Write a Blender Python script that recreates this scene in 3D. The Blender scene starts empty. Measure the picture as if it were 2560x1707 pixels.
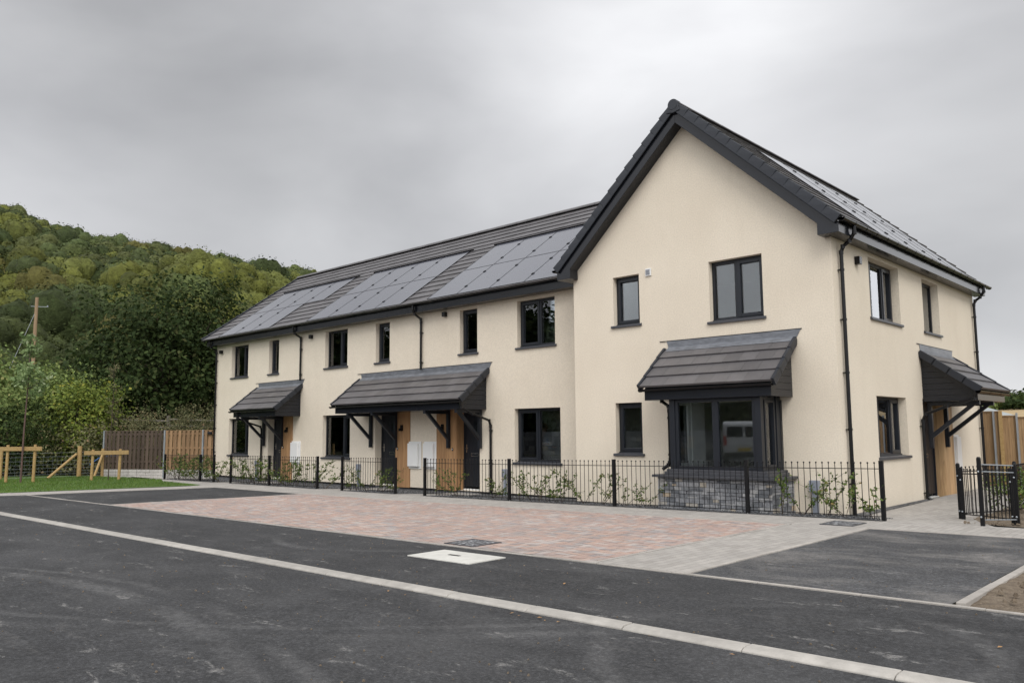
import bpy, bmesh, math, random
import numpy as np
from mathutils import Vector, Matrix
random.seed(7); rng = np.random.default_rng(7)
S = bpy.context.scene
COL = S.collection
R_ = math.radians

# ------------------------------------------------------------ camera
cam = bpy.data.cameras.new('camera'); camo = bpy.data.objects.new('camera', cam); COL.objects.link(camo)
cam.sensor_width = 36; cam.lens = 2021.04/2560*36
cam.shift_x = -10.4/2560; cam.shift_y = 11.4/2560
cam.clip_start = 0.05; cam.clip_end = 3000
rt = Vector((0.72946056, 0.68396904, -0.00858171)); up = Vector((0.07837363, -0.07110987, 0.99438471)); fw = Vector((-0.67951811, 0.72603701, 0.10547699))
CAM = Vector((11.4798, -14.2008, 1.3568))
M = Matrix((rt, up, -fw)).transposed().to_4x4(); M.translation = CAM
camo.matrix_world = M
S.camera = camo

# ------------------------------------------------------------ exposure, sky, sun
S.view_settings.view_transform = 'Standard'; S.view_settings.look = 'None'
S.view_settings.gamma = 1; S.view_settings.exposure = 0.67
SUN_EL, SUN_AZ = R_(46), R_(50)     # azimuth measured from -Y (behind the camera) towards +X
W = bpy.data.worlds.new('World'); S.world = W; W.use_nodes = True
nt = W.node_tree; N = nt.nodes; Lk = nt.links; N.clear()
def wn(t, **k):
    n = N.new(t)
    for a, b in k.items(): setattr(n, a, b)
    return n
def wmath(op, a, b=None, c=None):
    n = wn('ShaderNodeMath', operation=op)
    for i, v in enumerate((a, b, c)):
        if v is None: continue
        if isinstance(v, (int, float)): n.inputs[i].default_value = v
        else: Lk.new(v, n.inputs[i])
    return n.outputs[0]
sky = wn('ShaderNodeTexSky', sky_type='NISHITA', sun_disc=False, sun_elevation=SUN_EL, sun_rotation=R_(180)-SUN_AZ)
tc = wn('ShaderNodeTexCoord')
sep = wn('ShaderNodeSeparateXYZ'); Lk.new(tc.outputs['Generated'], sep.inputs[0])
mp = wn('ShaderNodeMapping'); Lk.new(tc.outputs['Generated'], mp.inputs[0]); mp.inputs['Rotation'].default_value = (0, 0, R_(38)); mp.inputs['Scale'].default_value = (1.5, 1.9, 3.6); mp.inputs['Location'].default_value = (2.3, 0.9, 0.4)
nz = wn('ShaderNodeTexNoise'); Lk.new(mp.outputs[0], nz.inputs['Vector']); nz.inputs['Scale'].default_value = 1.45; nz.inputs['Detail'].default_value = 5; nz.inputs['Roughness'].default_value = 0.45; nz.inputs['Distortion'].default_value = 0.25
cr = wn('ShaderNodeValToRGB'); Lk.new(nz.outputs[0], cr.inputs[0])
e = cr.color_ramp.elements; e[0].position = 0.32; e[0].color = (0.315, 0.317, 0.328, 1); e[1].position = 0.68; e[1].color = (0.465, 0.467, 0.477, 1)
def lobe(d, sharp, amt):      # brighter or dimmer patch of sky towards a direction
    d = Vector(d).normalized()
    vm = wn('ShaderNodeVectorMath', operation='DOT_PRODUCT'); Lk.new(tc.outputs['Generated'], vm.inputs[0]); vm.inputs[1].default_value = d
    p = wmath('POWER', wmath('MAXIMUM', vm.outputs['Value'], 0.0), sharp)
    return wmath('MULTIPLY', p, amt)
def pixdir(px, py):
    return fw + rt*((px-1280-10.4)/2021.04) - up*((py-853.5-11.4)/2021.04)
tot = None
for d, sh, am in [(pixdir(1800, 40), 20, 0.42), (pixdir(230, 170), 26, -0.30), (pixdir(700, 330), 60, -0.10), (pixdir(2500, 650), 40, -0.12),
                  (pixdir(1150, 480), 50, -0.14), (pixdir(2540, 980), 90, 0.5), ((0.36, 0.92, 0.15), 110, 3.0), ((0.9, -0.3, 0.5), 4, 1.3), (pixdir(2560, 780), 60, -0.25), (pixdir(2350, 400), 60, 0.0), (pixdir(1000, 130), 30, 0.26), (pixdir(60, 470), 60, 0.40), ((-0.2, -1.0, 0.9), 2.2, 1.9), ((0, 0, 1), 5, 0.45)]:  # lobes behind and beside the view are added to light walls and window reflections
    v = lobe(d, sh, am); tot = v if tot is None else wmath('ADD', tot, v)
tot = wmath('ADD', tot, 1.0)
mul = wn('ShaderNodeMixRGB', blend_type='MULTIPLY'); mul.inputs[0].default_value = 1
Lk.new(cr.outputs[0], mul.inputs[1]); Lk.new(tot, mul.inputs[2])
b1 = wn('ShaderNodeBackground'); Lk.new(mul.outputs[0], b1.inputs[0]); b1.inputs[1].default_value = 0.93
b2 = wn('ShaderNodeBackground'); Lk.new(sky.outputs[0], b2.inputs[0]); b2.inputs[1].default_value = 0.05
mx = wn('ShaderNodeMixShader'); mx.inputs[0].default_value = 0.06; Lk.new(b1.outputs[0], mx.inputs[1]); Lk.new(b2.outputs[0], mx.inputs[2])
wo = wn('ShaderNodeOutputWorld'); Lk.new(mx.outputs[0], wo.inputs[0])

sl = bpy.data.lights.new('sun', 'SUN'); sl.energy = 1.1; sl.angle = R_(32); sl.color = (1, 0.965, 0.91)
so = bpy.data.objects.new('sun', sl); COL.objects.link(so)
sd = Vector((-math.sin(SUN_AZ+0)*math.cos(SUN_EL)*-1, -math.cos(SUN_AZ)*math.cos(SUN_EL), math.sin(SUN_EL)))
so.rotation_euler = sd.to_track_quat('Z', 'Y').to_euler()

# ------------------------------------------------------------ materials
def new_mat(name):
    m = bpy.data.materials.new(name); m.use_nodes = True
    return m, m.node_tree, m.node_tree.nodes['Principled BSDF']
def node(t, ty, **k):
    n = t.nodes.new(ty)
    for a, b in k.items(): setattr(n, a, b)
    return n
def noise(t, scale, detail=4, rough=0.55, stretch=None, loc=(0, 0, 0), dist=0, rot=(0, 0, 0), coord='Object'):
    tc = node(t, 'ShaderNodeTexCoord'); mpn = node(t, 'ShaderNodeMapping'); t.links.new(tc.outputs[coord], mpn.inputs[0])
    mpn.inputs['Location'].default_value = loc; mpn.inputs['Rotation'].default_value = rot
    if stretch: mpn.inputs['Scale'].default_value = stretch
    n = node(t, 'ShaderNodeTexNoise'); t.links.new(mpn.outputs[0], n.inputs['Vector'])
    n.inputs['Scale'].default_value = scale; n.inputs['Detail'].default_value = detail; n.inputs['Roughness'].default_value = rough; n.inputs['Distortion'].default_value = dist
    return n.outputs[0]
def ramp(t, fac, stops):
    r = node(t, 'ShaderNodeValToRGB'); t.links.new(fac, r.inputs[0])
    el = r.color_ramp.elements
    while len(el) < len(stops): el.new(0.5)
    for e, (p, c) in zip(el, stops):
        e.position = p; e.color = (c, c, c, 1) if isinstance(c, (int, float)) else (*c, 1)
    return r.outputs[0]
def mix(t, fac, a, b, mode='MIX'):
    n = node(t, 'ShaderNodeMixRGB', blend_type=mode)
    for i, v in zip((0, 1, 2), (fac, a, b)):
        if isinstance(v, (int, float)): n.inputs[i].default_value = v if i == 0 else (v, v, v, 1)
        elif isinstance(v, tuple): n.inputs[i].default_value = (*v, 1)
        else: t.links.new(v, n.inputs[i])
    return n.outputs[0]
def bump(t, b, h, strength=0.3, dist=0.01):
    n = node(t, 'ShaderNodeBump'); n.inputs['Strength'].default_value = strength; n.inputs['Distance'].default_value = dist
    t.links.new(h, n.inputs['Height']); t.links.new(n.outputs[0], b.inputs['Normal'])
def island(t):
    return node(t, 'ShaderNodeNewGeometry').outputs['Random Per Island']
def simple(name, col, rough=0.5, spec=0.5, var=0.12, vscale=3, grain=0, gscale=60, metal=0, isl=0, stretch=None):
    m, t, b = new_mat(name)
    c = mix(t, 1, tuple(col), ramp(t, noise(t, vscale, 5, 0.6, stretch), [(0.25, 1-var), (0.75, 1+var)]), 'MULTIPLY')
    if isl: c = mix(t, 1, c, ramp(t, island(t), [(0, 1-isl), (1, 1+isl)]), 'MULTIPLY')
    t.links.new(c, b.inputs['Base Color']); b.inputs['Roughness'].default_value = rough
    b.inputs['Specular IOR Level'].default_value = spec; b.inputs['Metallic'].default_value = metal
    if grain: bump(t, b, noise(t, gscale, 3, 0.6), grain, 0.01)
    return m
Mt = {}
# roughcast render
m, t, b = new_mat('cream_render'); Mt['render'] = m
c = ramp(t, noise(t, 0.55, 6, 0.6), [(0.3, (0.675, 0.60, 0.49)), (0.7, (0.74, 0.665, 0.55))])
c = mix(t, 1, c, ramp(t, noise(t, 38, 4, 0.7), [(0.35, 0.90), (0.65, 1.07)]), 'MULTIPLY')
c = mix(t, ramp(t, noise(t, 1.1, 6, 0.7, (1.6, 1.6, 0.35)), [(0.52, 0.0), (0.8, 0.22)]), c, (0.52, 0.45, 0.35))
t.links.new(c, b.inputs['Base Color']); b.inputs['Roughness'].default_value = 0.93; b.inputs['Specular IOR Level'].default_value = 0.2
bump(t, b, noise(t, 75, 4, 0.65), 0.55, 0.008)
Mt['dark'] = simple('anthracite_upvc', (0.014, 0.0165, 0.022), 0.35, 0.35, 0.06)
Mt['fascia'] = simple('anthracite_fascia_board', (0.013, 0.0145, 0.019), 0.2, 0.35, 0.10, 2, 0.04, 25)
Mt['black'] = simple('black_gloss_plastic', (0.005, 0.005, 0.006), 0.25, 0.35, 0.15, 5)
Mt['blackmetal'] = simple('black_coated_steel', (0.006, 0.006, 0.007), 0.45, 0.25, 0.2, 8)
Mt['white'] = simple('white_plastic', (0.74, 0.74, 0.73), 0.35, 0.5, 0.03)
Mt['verge'] = simple('dry_verge_plastic', (0.018, 0.021, 0.028), 0.42, 0.4, 0.12, 4, isl=0.12)
Mt['lead'] = simple('lead_flashing', (0.17, 0.18, 0.20), 0.42, 0.5, 0.35, 5, 0.35, 9, metal=0.3, stretch=(1, 1, 3))
Mt['galv'] = simple('galvanised_steel', (0.36, 0.39, 0.42), 0.45, 0.5, 0.12, 6, metal=0.5)
Mt['chrome'] = simple('satin_chrome', (0.6, 0.6, 0.6), 0.22, 0.5, 0.05, metal=1)
Mt['greypost'] = simple('grey_plastic_pillar', (0.22, 0.24, 0.28), 0.5, 0.4, 0.08)
Mt['slate'] = simple('tile_grey_coping', (0.05, 0.052, 0.06), 0.45, 0.5, 0.15, 6)
Mt['plaster'] = simple('interior_plaster', (0.76, 0.75, 0.70), 0.9, 0.2, 0.04)
Mt['floor_in'] = simple('interior_floor', (0.20, 0.18, 0.16), 0.8, 0.2, 0.1)
# concrete roof tiles
m, t, b = new_mat('concrete_roof_tile'); Mt['tile'] = m
c = mix(t, 1, (0.102, 0.097, 0.100), ramp(t, noise(t, 2.2, 6, 0.65), [(0.25, 0.82), (0.75, 1.16)]), 'MULTIPLY')
c = mix(t, 1, c, ramp(t, island(t), [(0, 0.86), (1, 1.14)]), 'MULTIPLY')
c = mix(t, ramp(t, noise(t, 60, 3, 0.7), [(0.55, 0.0), (0.8, 0.25)]), c, (0.17, 0.155, 0.145))
t.links.new(c, b.inputs['Base Color']); b.inputs['Roughness'].default_value = 0.42; bump(t, b, noise(t, 130, 3, 0.6), 0.12, 0.003)
# solar glass
m, t, b = new_mat('solar_cell_glass'); Mt['solar'] = m
c = mix(t, 1, (0.092, 0.096, 0.118), ramp(t, island(t), [(0, 0.9), (1, 1.1)]), 'MULTIPLY')
t.links.new(c, b.inputs['Base Color']); b.inputs['Roughness'].default_value = 0.20; b.inputs['Specular IOR Level'].default_value = 1.0
b.inputs['Coat Weight'].default_value = 0.6; b.inputs['Coat Roughness'].default_value = 0.12
bump(t, b, noise(t, 1.5, 2), 0.03, 0.01)
# stone cladding
m, t, b = new_mat('split_stone'); Mt['stone'] = m
c = ramp(t, island(t), [(0.0, (0.11, 0.118, 0.13)), (0.3, (0.18, 0.187, 0.20)), (0.6, (0.26, 0.265, 0.28)), (0.9, (0.34, 0.34, 0.34)), (0.96, (0.37, 0.33, 0.27)), (1.0, (0.42, 0.33, 0.23))])
c = mix(t, 1, c, ramp(t, noise(t, 14, 6, 0.7), [(0.25, 0.55), (0.75, 1.45)]), 'MULTIPLY')
t.links.new(c, b.inputs['Base Color']); b.inputs['Roughness'].default_value = 0.8; bump(t, b, noise(t, 22, 5, 0.7), 0.8, 0.02)
Mt['mortar'] = simple('dark_mortar', (0.07, 0.068, 0.065), 0.95, 0.2, 0.2, 10)
# timber
def wood(name, a, bcol, rough=0.65, gr=(9, 9, 0.6)):
    m, t, b = new_mat(name)
    g = noise(t, 3.0, 6, 0.65, gr, dist=0.4)
    c = ramp(t, g, [(0.28, a), (0.72, bcol)])
    c = mix(t, 1, c, ramp(t, island(t), [(0, 0.76), (1, 1.2)]), 'MULTIPLY')
    c = mix(t, ramp(t, noise(t, 2.1, 3, 0.5, (2, 2, 0.7)), [(0.68, 0.0), (0.74, 0.6)]), c, tuple(x*0.45 for x in a))
    t.links.new(c, b.inputs['Base Color']); b.inputs['Roughness'].default_value = rough; b.inputs['Specular IOR Level'].default_value = 0.3
    bump(t, b, g, 0.25, 0.004); return m
Mt['cedar'] = wood('cedar_cladding', (0.23, 0.125, 0.058), (0.40, 0.235, 0.115))
Mt['cedar2'] = wood('larch_cladding', (0.33, 0.20, 0.10), (0.56, 0.38, 0.21))
Mt['stake'] = wood('treated_softwood', (0.30, 0.19, 0.075), (0.46, 0.32, 0.15), gr=(6, 6, 6))
Mt['fencenew'] = wood('fresh_fence_boards', (0.19, 0.115, 0.06), (0.34, 0.215, 0.12))
Mt['fenceold'] = wood('weathered_fence_boards', (0.052, 0.037, 0.028), (0.118, 0.086, 0.066))
Mt['fencefar'] = wood('closeboard_fence', (0.24, 0.15, 0.075), (0.42, 0.28, 0.155))
Mt['pole'] = wood('pole_wood', (0.22, 0.15, 0.09), (0.36, 0.25, 0.15))
Mt['oldwood'] = wood('grey_old_wood', (0.10, 0.09, 0.075), (0.20, 0.18, 0.15))
# glass: thin double pane, mirror by fresnel, otherwise clear
def glass(name, tint, boost=1.8, ior=1.5):
    m = bpy.data.materials.new(name); m.use_nodes = True; t = m.node_tree; t.nodes.clear()
    tr = node(t, 'ShaderNodeBsdfTransparent'); tr.inputs[0].default_value = (*tint, 1)
    gl = node(t, 'ShaderNodeBsdfGlossy'); gl.inputs['Roughness'].default_value = 0.008; gl.inputs[0].default_value = (0.95, 0.97, 1, 1)
    fr = node(t, 'ShaderNodeFresnel'); fr.inputs[0].default_value = ior
    mu = node(t, 'ShaderNodeMath', operation='MULTIPLY', use_clamp=True); t.links.new(fr.outputs[0], mu.inputs[0]); mu.inputs[1].default_value = boost
    mxs = node(t, 'ShaderNodeMixShader'); t.links.new(mu.outputs[0], mxs.inputs[0]); t.links.new(tr.outputs[0], mxs.inputs[1]); t.links.new(gl.outputs[0], mxs.inputs[2])
    o = node(t, 'ShaderNodeOutputMaterial'); t.links.new(mxs.outputs[0], o.inputs[0]); return m
Mt['glass'] = glass('window_glass', (0.90, 0.93, 0.93), 1.9)
# tarmac
def tarmac(name, dust, seed, base=(0.030, 0.070), arcs=(), dc=(0.15, 0.147, 0.142)):
    m, t, b = new_mat(name)
    c = ramp(t, noise(t, 32, 7, 0.85), [(0.33, base[0]*0.55), (0.50, (base[0]+base[1])/2*0.95), (0.66, base[1]*1.6)])
    c = mix(t, 1, c, ramp(t, noise(t, 2.6, 7, 0.75, loc=(seed, 2, 0)), [(0.3, 0.80), (0.7, 1.22)]), 'MULTIPLY')
    c = mix(t, 1, c, ramp(t, noise(t, 0.35, 7, 0.7, loc=(seed, 0, 0)), [(0.3, 0.78), (0.7, 1.25)]), 'MULTIPLY')
    gr = noise(t, 14, 6, 0.8, loc=(seed, 4, 0))
    sc = ramp(t, noise(t, 0.9, 7, 0.66, (0.7, 1.2, 1), (seed, 3, 0), 0.3, (0, 0, 0.2)), [(0.47, 0.0), (0.72, dust)])
    c = mix(t, mix(t, 1, sc, ramp(t, gr, [(0.35, 0.35), (0.6, 1.0)]), 'MULTIPLY'), c, dc)
    sc2 = ramp(t, noise(t, 2.3, 6, 0.7, (0.5, 1.6, 1), (seed*2, 9, 0), 0.5, (0, 0, -0.4)), [(0.56, 0.0), (0.68, dust)])
    c = mix(t, mix(t, 1, sc2, ramp(t, gr, [(0.42, 0.0), (0.62, 1.0)]), 'MULTIPLY'), c, (0.20, 0.19, 0.175))
    tcn = node(t, 'ShaderNodeTexCoord')
    wob = noise(t, 0.7, 3)
    for (ax, ay, R0, w, amt) in arcs:
        vd = node(t, 'ShaderNodeVectorMath', operation='DISTANCE'); t.links.new(tcn.outputs['Object'], vd.inputs[0]); vd.inputs[1].default_value = (ax, ay, -0.05)
        ad = node(t, 'ShaderNodeMath', operation='MULTIPLY_ADD'); t.links.new(wob, ad.inputs[0]); ad.inputs[1].default_value = 0.35; t.links.new(vd.outputs['Value'], ad.inputs[2])
        sb = node(t, 'ShaderNodeMath', operation='SUBTRACT'); t.links.new(ad.outputs[0], sb.inputs[0]); sb.inputs[1].default_value = R0+0.17
        ab = node(t, 'ShaderNodeMath', operation='ABSOLUTE'); t.links.new(sb.outputs[0], ab.inputs[0])
        band = ramp(t, ab.outputs[0], [(w*0.35, 1.0), (w, 0.0)])
        brk = ramp(t, noise(t, 0.9, 5, 0.6, loc=(ax, ay, 1)), [(0.38, 0.0), (0.68, amt)])
        f = mix(t, 1, mix(t, 1, band, brk, 'MULTIPLY'), ramp(t, gr, [(0.38, 0.15), (0.62, 1.0)]), 'MULTIPLY')
        c = mix(t, f, c, (0.21, 0.205, 0.195))
    sp = ramp(t, noise(t, 9, 6, 0.8, (0.6, 1.6, 1), (seed, 1, 5)), [(0.64, 0.0), (0.70, 0.5)])
    c = mix(t, sp, c, (0.26, 0.235, 0.19))
    s3 = ramp(t, noise(t, 2.6, 9, 0.78, (0.55, 1.5, 1), (seed, 21, 5), 0.4, (0, 0, 0.5)), [(0.585, 0.0), (0.635, 0.85)])
    c = mix(t, mix(t, 1, s3, ramp(t, gr, [(0.44, 0.0), (0.56, 1.0)]), 'MULTIPLY'), c, (0.27, 0.26, 0.24))
    c = mix(t, 1, c, (0.975, 0.985, 1.03), 'MULTIPLY')
    vo = node(t, 'ShaderNodeTexVoronoi'); vo.inputs['Scale'].default_value = 90; tcn = node(t, 'ShaderNodeTexCoord'); t.links.new(tcn.outputs['Object'], vo.inputs['Vector'])
    c = mix(t, 1, c, ramp(t, vo.outputs['Distance'], [(0.0, 1.35), (0.45, 0.75)]), 'MULTIPLY')
    t.links.new(c, b.inputs['Base Color']); b.inputs['Roughness'].default_value = 0.88; b.inputs['Specular IOR Level'].default_value = 0.35
    bump(t, b, vo.outputs['Distance'], 0.5, 0.006); return m
Mt['tarmac'] = tarmac('new_tarmac', 0.45, 1.0, (0.030, 0.068), [(4.0, -20.5, 9.3, 0.13, 0.6), (4.0, -20.5, 9.6, 0.08, 0.5), (4.0, -20.5, 7.8, 0.12, 0.5), (12.5, -19.0, 8.2, 0.08, 0.8), (1.0, -4.0, 8.9, 0.12, 0.5), (1.0, -4.0, 8.6, 0.07, 0.5), (14.0, -5.0, 7.6, 0.10, 0.6), (-3, -30.0, 18.6, 0.15, 0.4), (-3, -30.0, 17.0, 0.15, 0.4)]); Mt['tarmac2'] = tarmac('footway_tarmac', 0.40, 7.0, (0.027, 0.063), [(9.1, -8.9, 1.1, 0.09, 0.6), (2.2, -6.2, 2.2, 0.1, 0.5)]); Mt['tarmac3'] = tarmac('dusty_bay_tarmac', 1.0, 13.0, (0.050, 0.105), (), (0.30, 0.28, 0.25))
def concrete(name, col, v=0.12, sc=7):
    m, t, b = new_mat(name)
    c = mix(t, 1, tuple(col), ramp(t, noise(t, sc, 7, 0.7), [(0.25, 1-v*1.3), (0.75, 1+v)]), 'MULTIPLY')
    c = mix(t, 1, c, ramp(t, noise(t, 0.8, 4, 0.6), [(0.3, 1-v), (0.7, 1+v)]), 'MULTIPLY')
    c = mix(t, ramp(t, noise(t, 45, 3, 0.8), [(0.62, 0), (0.75, 0.35)]), c, tuple(x*0.5 for x in col))
    t.links.new(c, b.inputs['Base Color']); b.inputs['Roughness'].default_value = 0.9; bump(t, b, noise(t, 60, 4, 0.7), 0.3, 0.005); return m
Mt['kerb'] = concrete('precast_kerb_concrete', (0.37, 0.35, 0.32), 0.18); Mt['edging'] = concrete('pale_edging_concrete', (0.36, 0.335, 0.305), 0.18)
Mt['cover'] = concrete('fresh_concrete_cover', (0.55, 0.54, 0.50), 0.10)
Mt['gravelboard'] = concrete('rock_faced_gravel_board', (0.46, 0.44, 0.41), 0.2, 9)
Mt['plinth'] = concrete('concrete_block_plinth', (0.13, 0.13, 0.135), 0.2, 5)
# block paving: brick pattern
def paving(name, cols, bw, bh, mortar, rot=0, herring=False):
    m, t, b = new_mat(name)
    tcn = node(t, 'ShaderNodeTexCoord'); mpn = node(t, 'ShaderNodeMapping'); t.links.new(tcn.outputs['Object'], mpn.inputs[0]); mpn.inputs['Rotation'].default_value = (0, 0, rot)
    br = node(t, 'ShaderNodeTexBrick'); t.links.new(mpn.outputs[0], br.inputs['Vector'])
    br.inputs['Scale'].default_value = 1; br.inputs['Brick Width'].default_value = bw; br.inputs['Row Height'].default_value = bh
    br.inputs['Mortar Size'].default_value = mortar; br.inputs['Mortar Smooth'].default_value = 0.3; br.inputs['Bias'].default_value = 0
    br.inputs['Color1'].default_value = (0, 0, 0, 1); br.inputs['Color2'].default_value = (1, 1, 1, 1); br.inputs['Mortar'].default_value = (0.5, 0.5, 0.5, 1)
    c = ramp(t, br.outputs['Color'], cols)
    c = mix(t, 1, c, ramp(t, noise(t, 0.9, 5, 0.65), [(0.25, 0.86), (0.75, 1.14)]), 'MULTIPLY')
    c = mix(t, ramp(t, noise(t, 26, 4, 0.7), [(0.35, 0.0), (0.75, 0.30)]), c, (0.36, 0.34, 0.32))
    c = mix(t, br.outputs['Fac'], c, tuple(x*0.45 for x in cols[len(cols)//2][1]))
    t.links.new(c, b.inputs['Base Color']); b.inputs['Roughness'].default_value = 0.86
    inv = node(t, 'ShaderNodeMath', operation='SUBTRACT'); inv.inputs[0].default_value = 1; t.links.new(br.outputs['Fac'], inv.inputs[1])
    bump(t, b, inv.outputs[0], 0.6, 0.006); return m
Mt['pavegrey'] = paving('grey_block_paving', [(0, (0.30, 0.28, 0.255)), (0.5, (0.34, 0.32, 0.295)), (1, (0.385, 0.36, 0.33))], 0.20, 0.10, 0.003, R_(90))
def islandpave(name, cols):
    m, t, b = new_mat(name)
    c = ramp(t, island(t), cols)
    c = mix(t, 1, c, ramp(t, noise(t, 0.6, 5, 0.65), [(0.25, 0.85), (0.75, 1.15)]), 'MULTIPLY')
    c = mix(t, ramp(t, noise(t, 22, 4, 0.7), [(0.4, 0.0), (0.75, 0.3)]), c, (0.38, 0.34, 0.31))
    t.links.new(c, b.inputs['Base Color']); b.inputs['Roughness'].default_value = 0.85; bump(t, b, noise(t, 70, 3), 0.3, 0.004); return m
Mt['pavered'] = islandpave('red_brindle_block_paving', [(0, (0.25, 0.22, 0.215)), (0.16, (0.33, 0.28, 0.255)), (0.3, (0.385, 0.26, 0.215)), (0.5, (0.33, 0.255, 0.23)), (0.72, (0.41, 0.28, 0.225)), (0.86, (0.42, 0.365, 0.335)), (1, (0.29, 0.265, 0.26))])
def gravel(name, cols, scale, d=0.02):
    m, t, b = new_mat(name)
    tcn = node(t, 'ShaderNodeTexCoord'); vo = node(t, 'ShaderNodeTexVoronoi'); t.links.new(tcn.outputs['Object'], vo.inputs['Vector']); vo.inputs['Scale'].default_value = scale
    sp = node(t, 'ShaderNodeSeparateColor'); t.links.new(vo.outputs['Color'], sp.inputs[0])
    c = ramp(t, sp.outputs[0], cols)
    c = mix(t, 1, c, ramp(t, vo.outputs['Distance'], [(0.1, 1.2), (0.6, 0.35)]), 'MULTIPLY')
    t.links.new(c, b.inputs['Base Color']); b.inputs['Roughness'].default_value = 0.8
    bump(t, b, vo.outputs['Distance'], 1.0, d); return m
Mt['gravel'] = gravel('slate_chippings', [(0, (0.06, 0.063, 0.07)), (0.5, (0.13, 0.135, 0.145)), (0.85, (0.21, 0.21, 0.22)), (1, (0.33, 0.33, 0.33))], 26)
Mt['castiron'] = gravel('patterned_cover_infill', [(0, (0.08, 0.082, 0.088)), (0.5, (0.24, 0.245, 0.26)), (1, (0.46, 0.465, 0.48))], 24, 0.01)
m, t, b = new_mat('dry_topsoil'); Mt['soil'] = m
c = ramp(t, noise(t, 9, 9, 0.85), [(0.34, (0.10, 0.075, 0.05)), (0.5, (0.20, 0.155, 0.11)), (0.68, (0.30, 0.245, 0.18))])
t.links.new(c, b.inputs['Base Color']); b.inputs['Roughness'].default_value = 0.95; bump(t, b, noise(t, 14, 8, 0.75), 1.0, 0.05)
m, t, b = new_mat('meadow_ground'); Mt['meadow'] = m
c = ramp(t, noise(t, 0.8, 8, 0.7), [(0.3, (0.045, 0.055, 0.02)), (0.7, (0.10, 0.10, 0.045))])
t.links.new(c, b.inputs['Base Color']); b.inputs['Roughness'].default_value = 0.95
m, t, b = new_mat('mown_turf'); Mt['lawn'] = m
c = ramp(t, noise(t, 3.5, 8, 0.75), [(0.3, (0.055, 0.105, 0.02)), (0.7, (0.105, 0.175, 0.035))])
c = mix(t, ramp(t, noise(t, 1.1, 6, 0.7), [(0.62, 0.0), (0.72, 0.6)]), c, (0.16, 0.13, 0.06))
t.links.new(c, b.inputs['Base Color']); b.inputs['Roughness'].default_value = 0.9; bump(t, b, noise(t, 45, 5, 0.7), 0.8, 0.03)
m, t, b = new_mat('stubble_field'); Mt['field'] = m
c = ramp(t, noise(t, 0.4, 5, 0.6), [(0.3, (0.32, 0.23, 0.12)), (0.7, (0.42, 0.32, 0.18))])
t.links.new(c, b.inputs['Base Color']); b.inputs['Roughness'].default_value = 0.95
def leafm(name, a, bcol, accent=None, trans=0.25, crown=False):
    m, t, b = new_mat(name)
    c = ramp(t, island(t), [(0, a), (0.9, bcol)] + ([(1.0, accent)] if accent else []))
    c = mix(t, 1, c, ramp(t, noise(t, 0.5, 3, 0.6), [(0.3, 0.78), (0.7, 1.22)]), 'MULTIPLY')
    if crown:
        c = mix(t, 1, c, ramp(t, noise(t, 1.1, 5, 0.75), [(0.32, 0.66), (0.68, 1.34)]), 'MULTIPLY')
        bump(t, b, noise(t, 1.6, 6, 0.8), 1.0, 0.9)
        at = node(t, 'ShaderNodeAttribute', attribute_name='tint'); c = mix(t, 1, c, at.outputs['Color'], 'MULTIPLY')
    t.links.new(c, b.inputs['Base Color']); b.inputs['Roughness'].default_value = 0.65; b.inputs['Specular IOR Level'].default_value = 0.12
    if trans:
        tl = node(t, 'ShaderNodeBsdfTranslucent'); t.links.new(c, tl.inputs[0]); ms = node(t, 'ShaderNodeMixShader'); ms.inputs[0].default_value = trans
        t.links.new(b.outputs[0], ms.inputs[1]); t.links.new(tl.outputs[0], ms.inputs[2]); t.links.new(ms.outputs[0], t.nodes['Material Output'].inputs[0])
    return m
Mt['oakleaf'] = leafm('dark_oak_leaves', (0.020, 0.036, 0.011), (0.052, 0.076, 0.023), (0.09, 0.095, 0.035))
Mt['limeleaf'] = leafm('yellow_green_leaves', (0.10, 0.145, 0.028), (0.21, 0.25, 0.05), (0.34, 0.31, 0.06))
Mt['midleaf'] = leafm('mid_green_leaves', (0.11, 0.16, 0.05), (0.23, 0.29, 0.095), (0.32, 0.31, 0.12))
Mt['brambleleaf'] = leafm('bramble_leaves', (0.09, 0.10, 0.05), (0.21, 0.20, 0.10), (0.26, 0.17, 0.10))
Mt['willowleaf'] = leafm('silver_willow_leaves', (0.15, 0.22, 0.09), (0.30, 0.39, 0.18), (0.62, 0.68, 0.46))
Mt['hedgeleaf'] = leafm('young_hedge_leaves', (0.06, 0.105, 0.025), (0.17, 0.23, 0.06), (0.34, 0.19, 0.08))
Mt['wood_hill'] = leafm('hillside_canopy', (0.112, 0.130, 0.048), (0.150, 0.170, 0.062), None, 0.0, True)
Mt['bark'] = simple('brown_bark', (0.075, 0.058, 0.045), 0.9, 0.2, 0.3, 12, 0.6, 30)
Mt['sapbark'] = simple('young_reddish_bark', (0.12, 0.075, 0.065), 0.7, 0.3, 0.25, 12)
Mt['grassblade'] = leafm('grass_blades', (0.06, 0.12, 0.02), (0.13, 0.21, 0.04), (0.2, 0.18, 0.07))

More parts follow.
